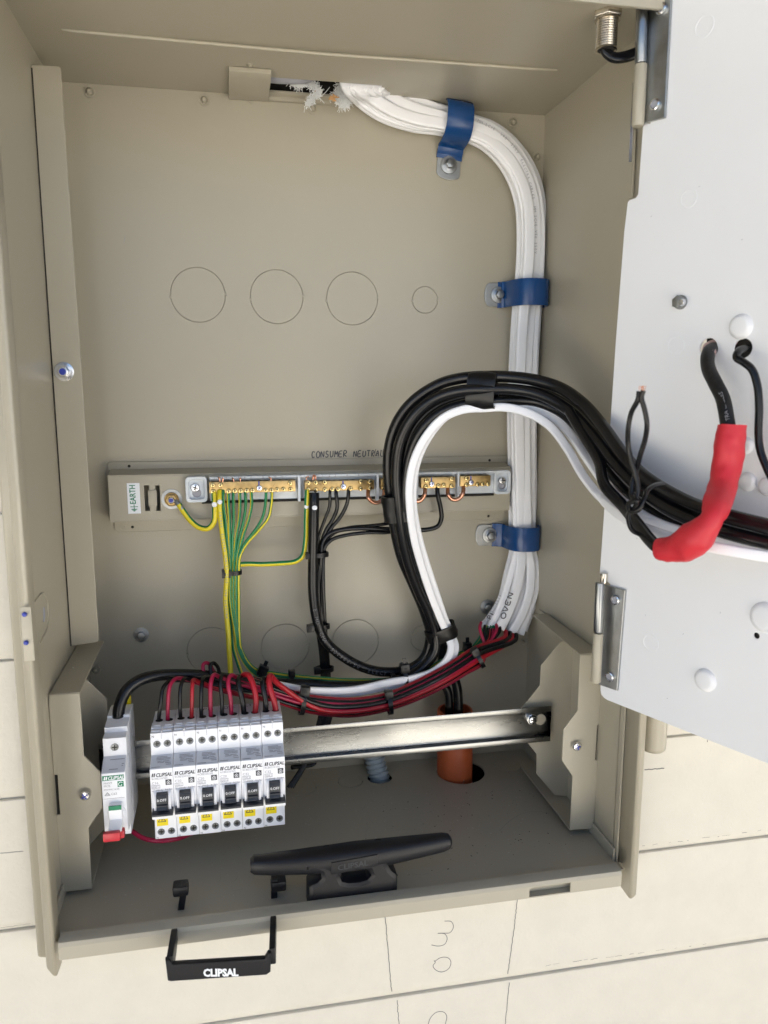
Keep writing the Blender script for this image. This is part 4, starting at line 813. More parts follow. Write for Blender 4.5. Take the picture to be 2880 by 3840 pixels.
# dusty outer portion cable over the panel joining the red boot
# white sub-circuit cables in the loop
wl = 'white cables running inside the black loop'
W1 = [(1720, 935, -.75), (1659, 930, -.74), (1400, 885, -.68), (1200, 835, -.60), (1060, 775, -.53), (950, 690, -.47), (860, 580, -.43), (790, 460, -.39), (715, 365, -.35), (620, 308, -.32), (520, 285, -.30), (430, 288, -.285), (340, 295, -.275), (250, 335, -.26), (175, 420, -.245), (128, 520, -.23), (110, 620, -.22), (112, 720, -.21), (130, 850, -.19), (165, 980, -.165), (205, 1100, -.145), (245, 1200, -.13), (275, 1270, -.12), (290, 1320, -.13), (272, 1375, -.14), (215, 1425, -.15), (130, 1455, -.16), (30, 1472, -.17)]
wt_ = [Q('c', 300, 562, -.185), Q('c', 0, 572, -.20), Q('g', 330, 562, -.208), Q('g', 150, 530, -.212), Q('g', 0, 500, -.215)]
cable('white_loop_cable', 'white cable hugging the inside of the black loop, nearest the viewer', 'cable', wl, [QF(x, y, Y) for x, y, Y in W1] + wt_, .0037, 'wht', prof=flat_prof(1, .6, 3), ref=(0, -1, 0), res=5)
W2 = [(1720, 905, -.72), (1659, 900, -.715), (1400, 850, -.65), (1200, 795, -.57), (1060, 715, -.50), (960, 620, -.45), (880, 510, -.41), (810, 410, -.37), (740, 335, -.335), (640, 285, -.305), (520, 270, -.285), (430, 272, -.27), (340, 285, -.265), (265, 325, -.25), (190, 415, -.235), (142, 520, -.22), (124, 620, -.21), (126, 720, -.20), (150, 850, -.18), (188, 980, -.155), (228, 1100, -.135), (262, 1200, -.12), (292, 1270, -.11), (308, 1320, -.12), (292, 1375, -.13), (240, 1432, -.14), (150, 1468, -.15), (30, 1488, -.16)]
cable('white_loop_cable', 'white cable lying behind the first one in the loop, seen as its outer ribs', 'cable', wl, [QF(x, y, Y) for x, y, Y in W2] + [p + Vector((0, .003, -.0040)) for p in wt_], .0038, 'wht', prof=flat_prof(1, .6, 3), ref=(0, -1, 0), res=5)
# tape wraps
def wrap(c, a, l, la, lb, hw, label, name='tape_wrap', cat='tape', mt='tape', grp='black tape wraps on the cable loop', th=.0007):
    """elliptical sleeve round a bundle: axis a, lateral l half la, depth half lb, half length hw"""
    a = Vector(a).normalized(); l = (Vector(l) - a * Vector(l).dot(a)).normalized(); d = a.cross(l); c = Vector(c); N = 36; vs = []
    secs = [(-1, 0), (-1, 1), (-.6, 1.03), (-.1, 1.0), (.3, 1.03), (.8, 1.0), (1, 1), (1, 0)]
    for s_, e in secs:
        for i in range(N):
            t = 2 * math.pi * i / N; rx = la if e else la - th * 3; ry = lb if e else lb - th * 3
            k_ = 1 + .025 * math.sin(5 * t + s_ * 3)
            vs.append(c + a * hw * (s_ + .05 * math.sin(t * 2)) + (l * rx * math.copysign(abs(math.cos(t)) ** .8, math.cos(t)) + d * ry * math.copysign(abs(math.sin(t)) ** .8, math.sin(t))) * (e if e else 1) * k_)
    fs = [(j * N + i, j * N + (i + 1) % N, (j + 1) * N + (i + 1) % N, (j + 1) * N + i) for j in range(len(secs) - 1) for i in range(N)]
    fs += [((len(secs) - 1) * N + i, (len(secs) - 1) * N + (i + 1) % N, (i + 1) % N, i) for i in range(N)]
    return tag(mk(name, vs, fs, mt, None, True), label, cat, grp)
c = Q('4', 425, 213, -.28); wrap(c, Q('4', 480, 215, -.295) - Q('4', 370, 213, -.27), ZV, .0158, .0095, .0122, 'black tape wrap at the top of the cable loop')
c = Q('4', 66, 715, -.185); wrap(c, Q('4', 73, 770, -.18) - Q('4', 58, 650, -.19), XV, .0155, .0090, .0125, 'black tape wrap on the left side of the cable loop, in front of the bars')
c = Q('4', 248, 1258, -.112); wrap(c, Q('4', 262, 1310, -.108) - Q('4', 225, 1200, -.12), XV, .0160, .0085, .0070, 'black tape wrap where the loop splits above the orange conduit')
# cable ties
def tie(c, a, l, la, lb, label, head=1, hs=1.0, tail=0):
    a = Vector(a).normalized(); l = (Vector(l) - a * Vector(l).dot(a)).normalized(); d = a.cross(l)
    if d.dot(OUT) < 0: d = -d
    c = Vector(c); r = thing('cable_tie', c, label, 'cable tie', 'black nylon cable ties')
    N = 28; w = .0021; vs = []
    for i in range(N):
        t = 2 * math.pi * i / N
        for s_ in (-1, 1):
            for q in (0, .0011): vs.append(c + a * w * s_ + l * (la + q) * math.cos(t) + d * (lb + q) * math.sin(t))
    fs = []
    for i in range(N):
        b = 4 * i; e = 4 * ((i + 1) % N); fs += [(b, e, e + 1, b + 1), (b + 2, b + 3, e + 3, e + 2), (b + 1, e + 1, e + 3, b + 3), (b, b + 2, e + 2, e)]
    mk('strap', vs, fs, 'tie', r, True)
    hc = c + l * (la + .0005) * head * .86 + d * lb * .62
    hh = MB().obox(hc, a * .0033 * hs, l * .0034 * hs, d * .0026 * hs).build('head', 'tie', r, bevel=.0006)
    MB().obox(hc + d * .0027 * hs, a * .0016, l * .0012, d * .0003).build('pawl', 'bplastic', hh)
    if tail: MB().obox(hc + l * head * .006, a * .0018, l * .004, d * .0006).build('tail', 'tie', r)
    return r
tie(Q('e', 985, 925, -.072), ZV, XV, .0072, .0052, 'black cable tie round the green and yellow earth wires below the first brass bar', -1, 1.25)
tie(Q('3', 1372, 920, -.088), ZV, XV, .0098, .0065, 'black cable tie round the black neutral wires just under the bracket', -1)
tie(Q('3', 1378, 1232, -.09), ZV, XV, .0098, .006, 'black cable tie round the black wires where the thick neutral curves away', -1, 1.1)
tie(Q('3', 1402, 1415, -.07), ZV, XV, .0085, .006, 'black cable tie low on the black wires dropping behind the loom', -1)
tie(Q('f', 900, 500, -.12), Q('f', 1000, 490, -.12) - Q('f', 800, 420, -.12), ZV, .0066, .005, 'black cable tie with an upright head on the earth wires above the breakers', 1, 1.4, 1)
tie(Q('g', 222, 458, -.13), XV, ZV, .0066, .005, 'black cable tie on the earth wires right of the breaker row', 1)
tie(Q('c', 648, 478, -.12), XV, ZV, .0060, .006, 'small black cable tie on the earth wires beneath the thick black cable', 1, .6)
tie(Q('c', 745, 455, -.14), Q('c', 900, 430, -.11) - Q('c', 600, 470, -.11), Vector((-.25, 0, 1)), .0145, .012, 'long black cable tie joining the thick black cable and the white cable', 1, 1.3, 1)
tie(Q('g', 320, 650, -.222), Vector((1, 0, -.15)), Vector((.25, 0, 1)), .0128, .0115, 'black cable tie on the red and black wires beside the last breaker', 1, 1.3)
tie(Q('c', 610, 668, -.198), Vector((1, 0, .12)), Vector((-.12, 0, 1)), .0112, .0115, 'black cable tie halfway along the red and black wires over the rail', 1, 1.2)
tie(Q('w', 470, 1880, -.135), Vector((.8, 0, .45)), Vector((-.5, 0, .8)), .0108, .0110, 'black cable tie slanting across the red wires below the cut white cables', 1, 1.2)
tie(Q('w', 325, 1800, -.07), XV, ZV, .0070, .006, 'black cable tie on the earth wires below the cut white cables', 1, 1.3, 1)
# earth wires
YB = lambda f: 1 if (f > .52 or f < .14) else 0
YB2 = lambda f: 1 if (f > .38) else 0
GY = ['green', 'yellow']; eg = 'green and yellow earth wires'
ed = [(905, 'g'), (945, 'g'), (985, 'g'), (1035, 'g'), (1080, 'g'), (1125, 'g'), (1240, 'g'), (1285, 'g')]
lanes = [950, 960, 972, 984, 996, 1006, 1016, 1024]
names_ = ['third', 'fourth', 'fifth', 'sixth', 'seventh', 'eighth', 'ninth', 'tenth']
for i, (x, _) in enumerate(ed):
    Lx = lanes[i] + 4; y0 = 300; off = (i - 3.5)
    pts = [Q('e', x, 285, -.085), Q('e', x, 330, -.090), Q('e', x + (2 if i < 6 else -6), 400, -.086)]
    if i < 6: pts += [Q('e', x * .75 + Lx * .25 + 6, 520, -.080), Q('e', x * .45 + Lx * .55, 640, -.076), Q('e', x * .15 + Lx * .85, 780, -.073)]
    else: pts += [Q('e', x - 28, 500, -.082), Q('e', x * .55 + Lx * .45 + 12, 600, -.079), Q('e', x * .25 + Lx * .75, 700, -.076), Q('e', Lx + 10, 800, -.074)]
    Yd = -.070 - (.008 if i % 2 else 0)
    fl_ = (i / 7)
    pts += [Q('e', Lx, 925, Yd), Q('3', 990 + 42 * fl_, 1120, Yd)]
    if i == 0:
        pts += [Q('f', 610, 60, Yd - .01), Q('f', 630, 250, Yd - .02), Q('f', 690, 440, Yd - .04), Q('f', 730, 560, Yd - .06)]
    else:
        dv = (7 - i) * 13
        pts += [Q('f', 645 + 6 * i, 100, -.085 - (.006 if i % 2 else 0)), Q('f', 660 + 6 * i + 0, 220, -.09), Q('f', 735 + 5 * i, 355 + dv * .35, -.10), Q('f', 860, 440 + dv * .8, -.11), Q('f', 1050, 480 + dv, -.12 - (.005 if i % 2 else 0)), Q('f', 1400, 520 + dv, -.125), Q('c', 0, 455 + dv * .85, -.125), Q('c', 300, 470 + dv * .7, -.12 - (.006 if i % 2 else 0)), Q('c', 620, 462 + dv * .5, -.118), Q('c', 800, 425 + dv * .6, -.11), Q('c', 980, 350 + dv * .7, -.10), Q('c', 1120, 280 + dv * .7, -.09), Q('c', 1260, 225 + dv * .6, -.075), Q('c', 1380, 190 + dv * .45, -.07), Q('w', 400 + 10 * i, 1760 - 5 * i, -.07), Q('w', 470 + 18 * i, 1640, -.07), Q('w', 525 + 36 * i, 1480, -.066)]
    cable('earth_wire', 'thin earth wire, %s terminal from the left on the first brass bar' % names_[i] if i else 'earth wire, third terminal of the first brass bar, dropping behind the breakers', 'wire', eg, pts, .00145 if i else .0018, GY, 10, band=(lambda f: 1 if .12 < f < .36 else 0) if i in (7,) else (YB if i % 2 else YB2), twist=random.uniform(-1.2, 1.2), res=5, ref=(0, -1, 0))
# thick earth conductors
pts = [Q('e', 880, 290, -.088), Q('e', 880, 350, -.096), Q('e', 882, 450, -.092), Q('e', 900, 620, -.088), Q('e', 922, 780, -.084), Q('e', 935, 925, -.082), Q('3', 975, 1120, -.082), Q('f', 570, 60, -.09), Q('f', 580, 250, -.10), Q('f', 592, 420, -.12), Q('f', 600, 600, -.14)]
th = cable('earth_cable', 'thick yellow earth cable dropping straight from the second terminal of the first brass bar', 'cable', 'thick earth cables', pts, .0026, GY, 14, band=lambda f: 1 if f < .30 or f > .6 else 0, twist=.5, ref=(0, -1, 0))
mk_ = MB().lathe([(.0024, 0), (.0021, .0006), (.0006, .0009)], Q('e', 880, 375, -.096) + OUT * .0024, OUT, 14).build('white_mark', 'wink', th, smooth=True)
pts = [Q('e', 560, 395, -.068), Q('e', 600, 455, -.07), Q('e', 650, 520, -.074), Q('e', 720, 575, -.08), Q('e', 790, 583, -.085), Q('e', 835, 530, -.088), Q('e', 842, 440, -.09), Q('e', 838, 360, -.09), Q('e', 832, 290, -.086)]
th = cable('earth_cable', 'thick earth cable looping from the brass stud up to the first terminal', 'cable', 'thick earth cables', pts, .0026, GY, 14, band=lambda f: 1 if f < .45 else 0, twist=-1.0)
MB().lathe([(.0026, 0), (.0022, .0006), (.0006, .0009)], Q('e', 838, 395, -.09) + OUT * .0024, OUT, 14).build('white_mark', 'wink', th, smooth=True)
lg = Q('e', 535, 372, -.064); MB().tube([(est.x + .003, yb - .0035, est.z - .002), lg, Q('e', 565, 402, -.068), Q('e', 590, 435, -.07)], .0024, 10).build('crimp_lug', 'zinc', th, smooth=True)
pts = [Q('e', 1560, 285, -.088), Q('e', 1558, 350, -.094), Q('e', 1552, 500, -.09), Q('e', 1545, 700, -.086), Q('e', 1522, 800, -.083), Q('e', 1470, 840, -.081), Q('e', 1350, 855, -.08), Q('e', 1200, 862, -.078), Q('e', 1080, 860, -.074), Q('e', 1010, 875, -.068), Q('e', 980, 960, -.062), Q('3', 1010, 1120, -.062)]
th = cable('earth_cable', 'thick earth bond cable crossing from the second brass bar to the earth bundle', 'cable', 'thick earth cables', pts, .0024, GY, 14, band=lambda f: 1 if .2 < f < .72 else 0, twist=0, ref=(0, -1, 0))
MB().lathe([(.0022, 0), (.0019, .0006), (.0006, .0009)], Q('e', 1552, 412, -.092) + OUT * .0022, OUT, 14).build('white_mark', 'wink', th, smooth=True)
mc = [o for o in scene.objects if o.get('label', '').startswith('thick black neutral cable, outermost')][0]
MB().lathe([(.0026, 0), (.0022, .0006), (.0006, .0009)], Q('3', 1357, 716, -.10) + OUT * .0046, OUT, 14).build('white_mark', 'wink', mc, smooth=True)
# thin black neutrals
bn = 'thin black neutral wires dropping from the brass bars'
nl = [([(268, 262, -.085), (268, 300, -.09), (264, 390, -.086), (228, 490, -.08), (190, 600, -.078), (172, 740, -.078)], .0016, 'first thin wire right of the thick cable'),
      ([(312, 262, -.085), (314, 300, -.09), (320, 400, -.088), (290, 480, -.082), (230, 580, -.08), (188, 740, -.08)], .0019, 'second thin wire right of the thick cable'),
      ([(403, 258, -.085), (403, 300, -.09), (392, 370, -.088), (345, 465, -.082), (262, 570, -.08), (200, 740, -.082)], .0019, 'third thin wire right of the thick cable'),
      ([(1052, 250, -.085), (1056, 300, -.09), (1078, 400, -.086), (1084, 470, -.084), (1060, 530, -.082), (990, 556, -.082), (850, 562, -.082), (690, 555, -.082), (500, 548, -.082), (360, 558, -.082), (260, 590, -.082), (215, 650, -.083), (205, 740, -.086)], .0024, 'crossing from below the fourth brass bar'),
      ([(780, 255, -.085), (785, 300, -.09), (790, 420, -.086), (760, 490, -.08), (690, 512, -.078), (560, 530, -.076), (400, 545, -.076), (290, 590, -.076), (235, 650, -.076), (215, 740, -.078)], .0017, 'upper thin wire passing behind the black loop'),
      ([(820, 255, -.085), (820, 300, -.088), (815, 450, -.086), (780, 555, -.084), (690, 578, -.084), (540, 580, -.084), (380, 600, -.084), (285, 630, -.084), (235, 680, -.084), (222, 740, -.084)], .0019, 'lower thin wire passing behind the black loop')]
for i, (p, r, lb_) in enumerate(nl):
    ex = [Q('3', 1362 + 7 * i, 1050, -.08 - .004 * (i % 3)), Q('3', 1370 + 7 * i, 1230, -.082), Q('3', 1385 + 6 * i, 1350, -.07), Q('3', 1392 + 6 * i, 1450, -.065), Q('g', 505 + 12 * i, 620, -.065), Q('g', 470 + 20 * i, 800, -.075), Q('g', 400 + 14 * i, 1050, -.10), Q('g', 330 + 12 * i, 1210, -.11)]
    if i < 3: ex += [Q('g', 260 + 14 * i, 1330, -.12), Q('g', 190 + 18 * i, 1430, -.13)]
    else: ex[-1] = Q('g', 300 + 25 * i, 1215, -.10); ex += [Q('g', 200 + 8 * i, 1250, -.12)]
    cable('neutral_wire', 'thin black neutral wire, ' + lb_, 'wire', bn, [Q('n', x, y, Y) for x, y, Y in p] + ex, r, 'black', 10, res=5)
# red and black tails to the breakers
loom = [((1795, 2458), 34, -.115), ((1730, 2500), 34, -.135), ((1664, 2540), 34, -.15), ((1560, 2592), 33, -.165), ((1455, 2632), 30, -.185), ((1327, 2654), 33, -.2), ((1200, 2647), 32, -.21), ((1131, 2634), 30, -.215), ((1042, 2608), 28, -.22), ((915, 2588), 24, -.225), ((802, 2566), 18, -.23), ((711, 2550), 12, -.235)]
holeb = [(543, 560), (725, 545), (897, 528), (1068, 515), (1250, 500), (1430, 480)]; holer = [(618, 575), (815, 560), (975, 545), (1145, 530), (1340, 515), (1515, 495)]
tailb = [[(560, 400), (578, 290), (625, 235), (700, 225)], [(718, 400), (728, 265), (755, 212), (830, 225)], [(893, 400), (900, 260), (915, 205), (975, 200)], [(1068, 400), (1055, 230), (1075, 178), (1130, 200)], [(1235, 380), (1205, 250), (1210, 208), (1280, 215)], [(1428, 380), (1405, 260), (1415, 210), (1480, 240)]]
tailr = [[(620, 400), (635, 270), (680, 212), (760, 212)], [(818, 400), (822, 260), (830, 220), (900, 245)], [(972, 400), (975, 240), (1000, 178), (1060, 200)], [(1140, 390), (1118, 240), (1140, 182), (1215, 210)], [(1350, 400), (1330, 270), (1285, 178), (1240, 190)], [(1500, 400), (1460, 260), (1465, 185), (1530, 250)]]
leave = [11, 10, 9, 9, 8, 7]
wends_r = [0, 1, 2, 2, 4, 5]; lv_b = [-.30, .0, .2, .62, -.62, -.15]; lv_r = [.95, .80, .10, -.40, -.95, .40]
ordn = ['first', 'second', 'third', 'fourth', 'fifth', 'sixth']
thick = [.0017, .0017, .0018, .0018, .0024, .0025]
starts = [(510, 1455), (620, 1545), (705, 1480), (660, 1540), (820, 1560), (895, 1600)]
startb = [(560, 1495), (600, 1530), (745, 1495), (640, 1545), (870, 1575), (945, 1600)]
for i in range(6):
    for colr, hl, tl_, lv_, stt in (('black', holeb, tailb, lv_b, startb), ('red', holer, tailr, lv_r, starts)):
        st = stt[i]; v_ = lv_[i]
        pts = [Q('w', st[0], st[1] - 14, -.075), Q('w', st[0] - 5 - 10 * abs(v_), st[1] + 60, -.09)]
        if i < 4: pts.append(Q('w', 555 + 18 * i, 1730, -.105))
        for (c_, h_, Y_) in loom[:leave[i]]:
            j = loom.index((c_, h_, Y_)); n_ = loom[min(j + 1, len(loom) - 1)][0]; p_ = loom[max(j - 1, 0)][0]
            d_ = Vector((n_[0] - p_[0], n_[1] - p_[1])).normalized(); nn = Vector((-d_.y, d_.x)) * (-1)
            pts.append(P(c_[0] - nn.x * 0 + (-d_.y if d_.x > 0 else d_.y) * h_ * v_ * .95, c_[1] + abs(d_.x) * h_ * v_ * .95, Y_ - .022 * math.cos(v_ * 1.4) * (1.2 if i > 3 else 1.0) * (1.12 if colr == 'red' else 1)))
        T = tl_[i]
        Yh = -.31
        pts += [Q('b', *T[3], -.262), Q('b', *T[2], -.282), Q('b', *T[1], -.298), Q('b', *T[0], -.308), Q('b', *hl[i], Yh), Q('b', hl[i][0] + 3, hl[i][1] + 25, Yh)]
        nm = 'red active wire' if colr == 'red' else 'black neutral wire'
        cable('breaker_wire', '%s arching down into the %s breaker of the row' % (nm, ordn[i]), 'wire', colr + ' wires feeding the breakers', pts, thick[i] * (1 if colr == 'red' else .95), ('pink' if i in (0, 2, 3) else 'red') if colr == 'red' else 'black', 12, res=5)
# spare looped tails behind the wires
cable('spare_wire', 'short red wire end looped up behind the breaker wires', 'wire', None, [Q('b', 935, 200, -.24), Q('b', 915, 150, -.235), Q('b', 910, 100, -.23), Q('b', 932, 78, -.225), Q('b', 965, 90, -.22), Q('b', 1000, 150, -.22), Q('b', 1060, 200, -.22)], .0017, 'pink', 10)
cable('spare_wire', 'short black wire end looped up beside the red one', 'wire', None, [Q('b', 985, 190, -.24), Q('b', 972, 140, -.235), Q('b', 972, 98, -.23), Q('b', 995, 80, -.225), Q('b', 1030, 110, -.22), Q('b', 1050, 170, -.22), Q('b', 1080, 210, -.22)], .0017, 'black', 10)
cable('link_wire', 'red wire sagging from the main breaker under the row of breakers', 'wire', None, [Q('b', 290, 1455, -.30), Q('b', 330, 1480, -.31), Q('b', 400, 1525, -.32), Q('b', 500, 1552, -.33), Q('b', 620, 1550, -.33), Q('b', 720, 1530, -.32), Q('b', 820, 1490, -.30)], .0020, 'pink', 12)

# ------------------------------------------------------------------ conduits
cd = thing('orange_conduit', (con.x, con.y, 0), 'orange plastic conduit stub rising through the cabinet base', 'conduit')
bq = PZ(1706, 2893, 0); orr = (PZ(1706 + 66, 2893, 0) - bq).length
tz = Q('c', 1200, 735, bq.y / S); tq = Vector((tz.x, bq.y, tz.z))
ax = (tq - (bq - ZV * .02)); hh = ax.length
MB().lathe([(orr, 0), (orr, hh * .985), (orr * .96, hh), (orr * .86, hh), (orr * .86, 0)], bq - ZV * .02, ax, 40).build('pipe_wall', 'orange', cd, smooth=True)
cg = thing('grey_conduit', (cor.x, cor.y, 0), 'grey corrugated conduit leaning out of the cabinet base behind the rail', 'conduit')
gb, gt_ = PZ(*px('c', 545, 1350), -.01), Q('c', 478, 1080, -.16)
gt_.y = gb.y + .012; d = Q('c', 478, 1080, gt_.y / S) ; gt_ = d
L_ = (gt_ - gb).length * 1.35; rr = (PZ(*px('c', 545 + 92, 1350), 0) - PZ(*px('c', 545, 1350), 0)).length
pf = []; n_ = int(L_ / .0048)
for i in range(n_):
    b0_ = i * .0048
    pf += [(rr * .86, b0_), (rr * .88, b0_ + .0008), (rr, b0_ + .0014), (rr, b0_ + .0036), (rr * .88, b0_ + .0042)]
pf += [(rr * .7, n_ * .0048), (rr * .7, 0)]
MB().lathe(pf, gb - ZV * .008, gt_ - gb, 30).build('corrugated_wall', 'corr', cg, smooth=True)

# ------------------------------------------------------------------ insulation in the slot
iw = thing('insulation_tuft', Q('a', 1000, 330, -.04), 'tuft of white insulation wool and torn timber poking from the ceiling slot', 'insulation')
wb = MB(); random.seed(3)
def fluff(cx, cy, sx, sy, n, Y):
    for _ in range(n):
        x = cx + random.gauss(0, sx); y = cy + random.gauss(0, sy); p = Q('a', x, y, Y + random.gauss(0, .006))
        wb.tube([p, p + Vector((random.gauss(0, .0013), random.gauss(0, .001), random.gauss(0, .0013))), p + Vector((random.gauss(0, .0024), random.gauss(0, .0015), random.gauss(0, .0024)))], .00024, 4, res=2)
fluff(770, 272, 40, 10, 200, -.055); fluff(1140, 370, 26, 34, 800, -.035); fluff(1175, 440, 14, 16, 220, -.035)
for i in range(12): t = i / 11; fluff(860 + 170 * (t if t < .5 else 1 - t) * 1.1 + (0 if t < .5 else -15), (255 + 90 * t * 2) if t < .5 else 345 + (t - .5) * 2 * 105, 12, 9, 34, -.05)
wb.build('wool', 'wool', iw)
tb_ = MB()
for z, x, y, s_ in (('a', 900, 350, .003), ('a', 1060, 390, .0045), ('a', 1085, 400, .004), ('a', 905, 380, .002)):
    p = Q(z, x, y, -.05); tb_.add([p + Vector((random.uniform(-1, 1) * s_, random.uniform(-.3, .3) * s_, random.uniform(-1, 1) * s_)) for _ in range(8)], [(0, 1, 2), (0, 2, 3), (3, 4, 5), (5, 6, 0), (6, 7, 1), (2, 5, 7), (0, 4, 7), (1, 3, 6)])
tb_.build('timber_chips', 'wood', iw)
mb = MB(); a, b = PZ(1015, 296, H + .004), PZ(1200, 318, H + .004)
mb.tube([Vector((sx0 - .01, -.036, H * S + .004)), Vector((sx0 + .030, -.036, H * S + .005)), Vector((sx0 + .05, -.034, H * S + .012))], .005, 14).build('mesh_sock', 'gink', iw, smooth=True)

# ------------------------------------------------------------------ threaded gland at the upper right
gp = PZ(*px('u', 495, 130), H); gl = thing('threaded_gland', gp, 'nickel plated threaded gland hanging from the cabinet ceiling at the right', 'gland')
gr_ = .0078; pf = [(gr_, 0)]
for i in range(12): pf += [(gr_, -.005 - i * .0016), (gr_ * .93, -.0058 - i * .0016)]
pf += [(gr_, -.0250), (gr_ * .78, -.0250), (gr_ * .78, -.02)]
gb_ = MB().lathe(pf, gp, ZV, 32).build('threaded_barrel', 'nickel', gl, smooth=True)
MB().lathe([(.0108, 0), (.0108, -.0036), (.010, -.0044), (.0078, -.0044)], gp, ZV, 6, ph=.4).build('lock_nut', 'nickel', gl, bevel=.0005)
MB().lathe([(.0090, -.0044), (.0090, -.0056), (.0078, -.0056)], gp, ZV, 30).build('washer', 'nickel', gl, smooth=True)
MB().lathe([(.0061, -.0247), (.0060, -.0245)], gp, ZV, 24).build('bore', 'dark', gb_)
cable('flat_cable', 'black flat cable leaving the threaded gland toward the hinge', 'cable', None, [gp - ZV * .018, gp - ZV * .0255, gp + Vector((.005, -.001, -.0295)), gp + Vector((.014, -.002, -.029)), gp + Vector((.028, -.003, -.024)), gp + Vector((.050, -.004, -.020)), gp + Vector((.08, -.004, -.018))], .0040, 'black', prof=flat_prof(1, .62, 2), ref=(0, -1, .4))

# ------------------------------------------------------------------ white escutcheon panel on its hinges
th_ = R_(PTH); PU = Vector((math.cos(th_), -math.sin(th_), 0)); PN = Vector((-math.sin(th_), -math.cos(th_), 0)); PA = P(2257, 2624, PY0)
def PP(x, y, off=0):
    d = ray(x, y); c = CP * S; t = ((PA + PN * off - c).dot(PN)) / d.dot(PN); return c + d * t
def p2(x, y, off=0): q = PP(x, y, off) - PA; return (q.dot(PU), q.z)
pan = thing('door_panel', PA, 'white powder coated inner door panel swung open at the right on steel hinges', 'door panel')
ol = [px('h', *q) for q in [(380, 1115), (355, 1098), (334, 1072), (326, 1040), (327, 1000)]] + [(2290, 2560), (2290, 2190), px('4', 965, 1035), px('4', 960, 1018), px('4', 945, 1010), px('4', 936, 1003), (2251, 2148), (2289, 1610), (2311, 1280), px('2', 1040, 1000), px('2', 1055, 875), px('2', 1062, 866), px('2', 1090, 855), px('2', 1100, 840), px('2', 1120, 560), px('2', 1122, 530), (2440, 465), (2500, 20)]
ol2 = [p2(*q) for q in ol]; xr = .36
zl = p2(2279, 2624)[1]; 
zt_ = H * S - PA.z + .02
outl = ol2 + [(ol2[-1][0], zt_), (xr, zt_), (xr, p2(2880, 2862)[1] )]
# right bottom: keep the bottom edge straight
outl[-1] = (xr, ol2[0][1] + (p2(2880, 2862)[1] - ol2[0][1]) * (xr - ol2[0][0]) / (p2(2880, 2862)[0] - ol2[0][0]))
hl1, hl2 = p2(*px('p', 1015, 230)), p2(*px('p', 1300, 235)); hr = .0152; pil = p2(*px('p', 1030, 230))
def rpx(x, y, r): a = PP(x, y); b = PP(x, y + r); return abs(a.z - b.z)
h1r = rpx(*px('p', 1015, 230), 36); h2r = rpx(*px('p', 1300, 235), 37)
hb_ = PA + PU * (hl1[0] + hl2[0]) / 2 + ZV * hl1[1]
MB().obox(hb_ - PN * .030, PU * (abs(hl2[0] - hl1[0]) / 2 + .02), ZV * .03, PN * .001).build('hole_shade', 'dark', pan)  # dark plate added behind the holes so they look shaded
MB().obox(PA + PU * p2(*px('h', 1570, 603))[0] + ZV * p2(*px('h', 1570, 603))[1] - PN * .006, PU * .006, ZV * .006, PN * .001).build('hole_shade', 'dark', pan)
kos = [(px('p', 745, 210), 36), (px('t', 280, 170), 42), (px('t', 180, 1268), 36), (px('h', 730, 660), 33)]
kk = [(p2(*q), rpx(*q, r)) for q, r in kos]
ph_ = p2(*px('h', 1570, 603))
pho = sheet('panel_sheet', outl, [circ(*hl1, h1r, 36), circ(*hl2, h2r, 36), circ(*ph_, .0022, 16)] , PA, PU, ZV, .0016, 'white', pan, .0004)
def lath2(prof, p, par, m, name, n=36): return MB().lathe(prof, p, PN, n).build(name, m, par, smooth=True)
for (q, r), (pq, _) in zip(kk, kos):
    c = PA + PU * q[0] + ZV * q[1] + PN * .0008; lath2([(r, 0), (r, .00035), (r * .93, .0004), (r * .90, .0001)], c, pho, 'white', 'knockout_ring')
def dimple(q, r, out=1, off=0):
    q = p2(*q); c = PA + PU * q[0] + ZV * q[1] + PN * .0007
    lath2([(r, 0), (r * .97, .0008), (r * .86, .0022), (r * .7, .0030), (r * .6, .0032), (r * .1, .0032)], c, pho, 'white', 'pressed_boss')
for q, r in [(px('t', 513, 2085), .0084), (px('h', 1165, 955), .0086), (px('h', 1640, 455), .0105), (px('p', 1340, 1340), .0066), (px('p', 1510, 1380), .0066), (px('p', 1320, 1040), .006)]: dimple(q, r)
q = px('t', 126, 1930); hexbolt(PP(*q, .0009), PN, .0047, pan, 'zinc', 1.05, .9); qq = PP(*q, .0068); MB().lathe([(.0024, 0), (.0024, .002), (.002, .0026)], qq - PN * .002, PN, 14).build('stud_end', 'chrome', pan, smooth=True)
# hinge leaves, knuckles
def leaf(pts, scr, name='hinge_leaf'):
    o = sheet(name, [p2(*q, .0015) for q in pts], [], PA + PN * .0022, PU, ZV, .0022, 'zinc', pan, .0005)
    for s_ in scr:
        c = PP(*s_, .0035); MB().lathe([(.0042, 0), (.0040, .0014), (.0030, .0018), (.0026, .0008)], c, PN, 20).build('rivet', 'chrome', o, smooth=True); MB().lathe([(.0026, .0004), (.0024, .0009)], c, PN, 14).build('rivet_bore', 'gink', o)
    return o
leaf([(2260, 2372), px('h', 330, 590), px('h', 318, 990), px('h', 465, 1040), px('h', 530, 238), px('h', 320, 180), px('h', 285, 575)], [px('h', 445, 318), px('h', 400, 930)])
leaf([px('u', 900, 655), px('u', 865, 1285), px('u', 1100, 1225), px('u', 1165, 0), (2524, -60), (2420, -40), px('u', 845, 35), px('u', 830, 655)], [px('u', 1055, 90), px('u', 990, 1085)])
def barrel(z, xa, ya, xb, yb_, r, name, m, Y=-.405):
    a = P(*px(z, xa, ya), Y); b = P(*px(z, xb, yb_), Y); ax = a - b
    return MB().lathe([(r * .9, 0), (r, .001), (r, ax.length - .001), (r * .93, ax.length)], b, ax, 24).build(name, m, pan, smooth=True)
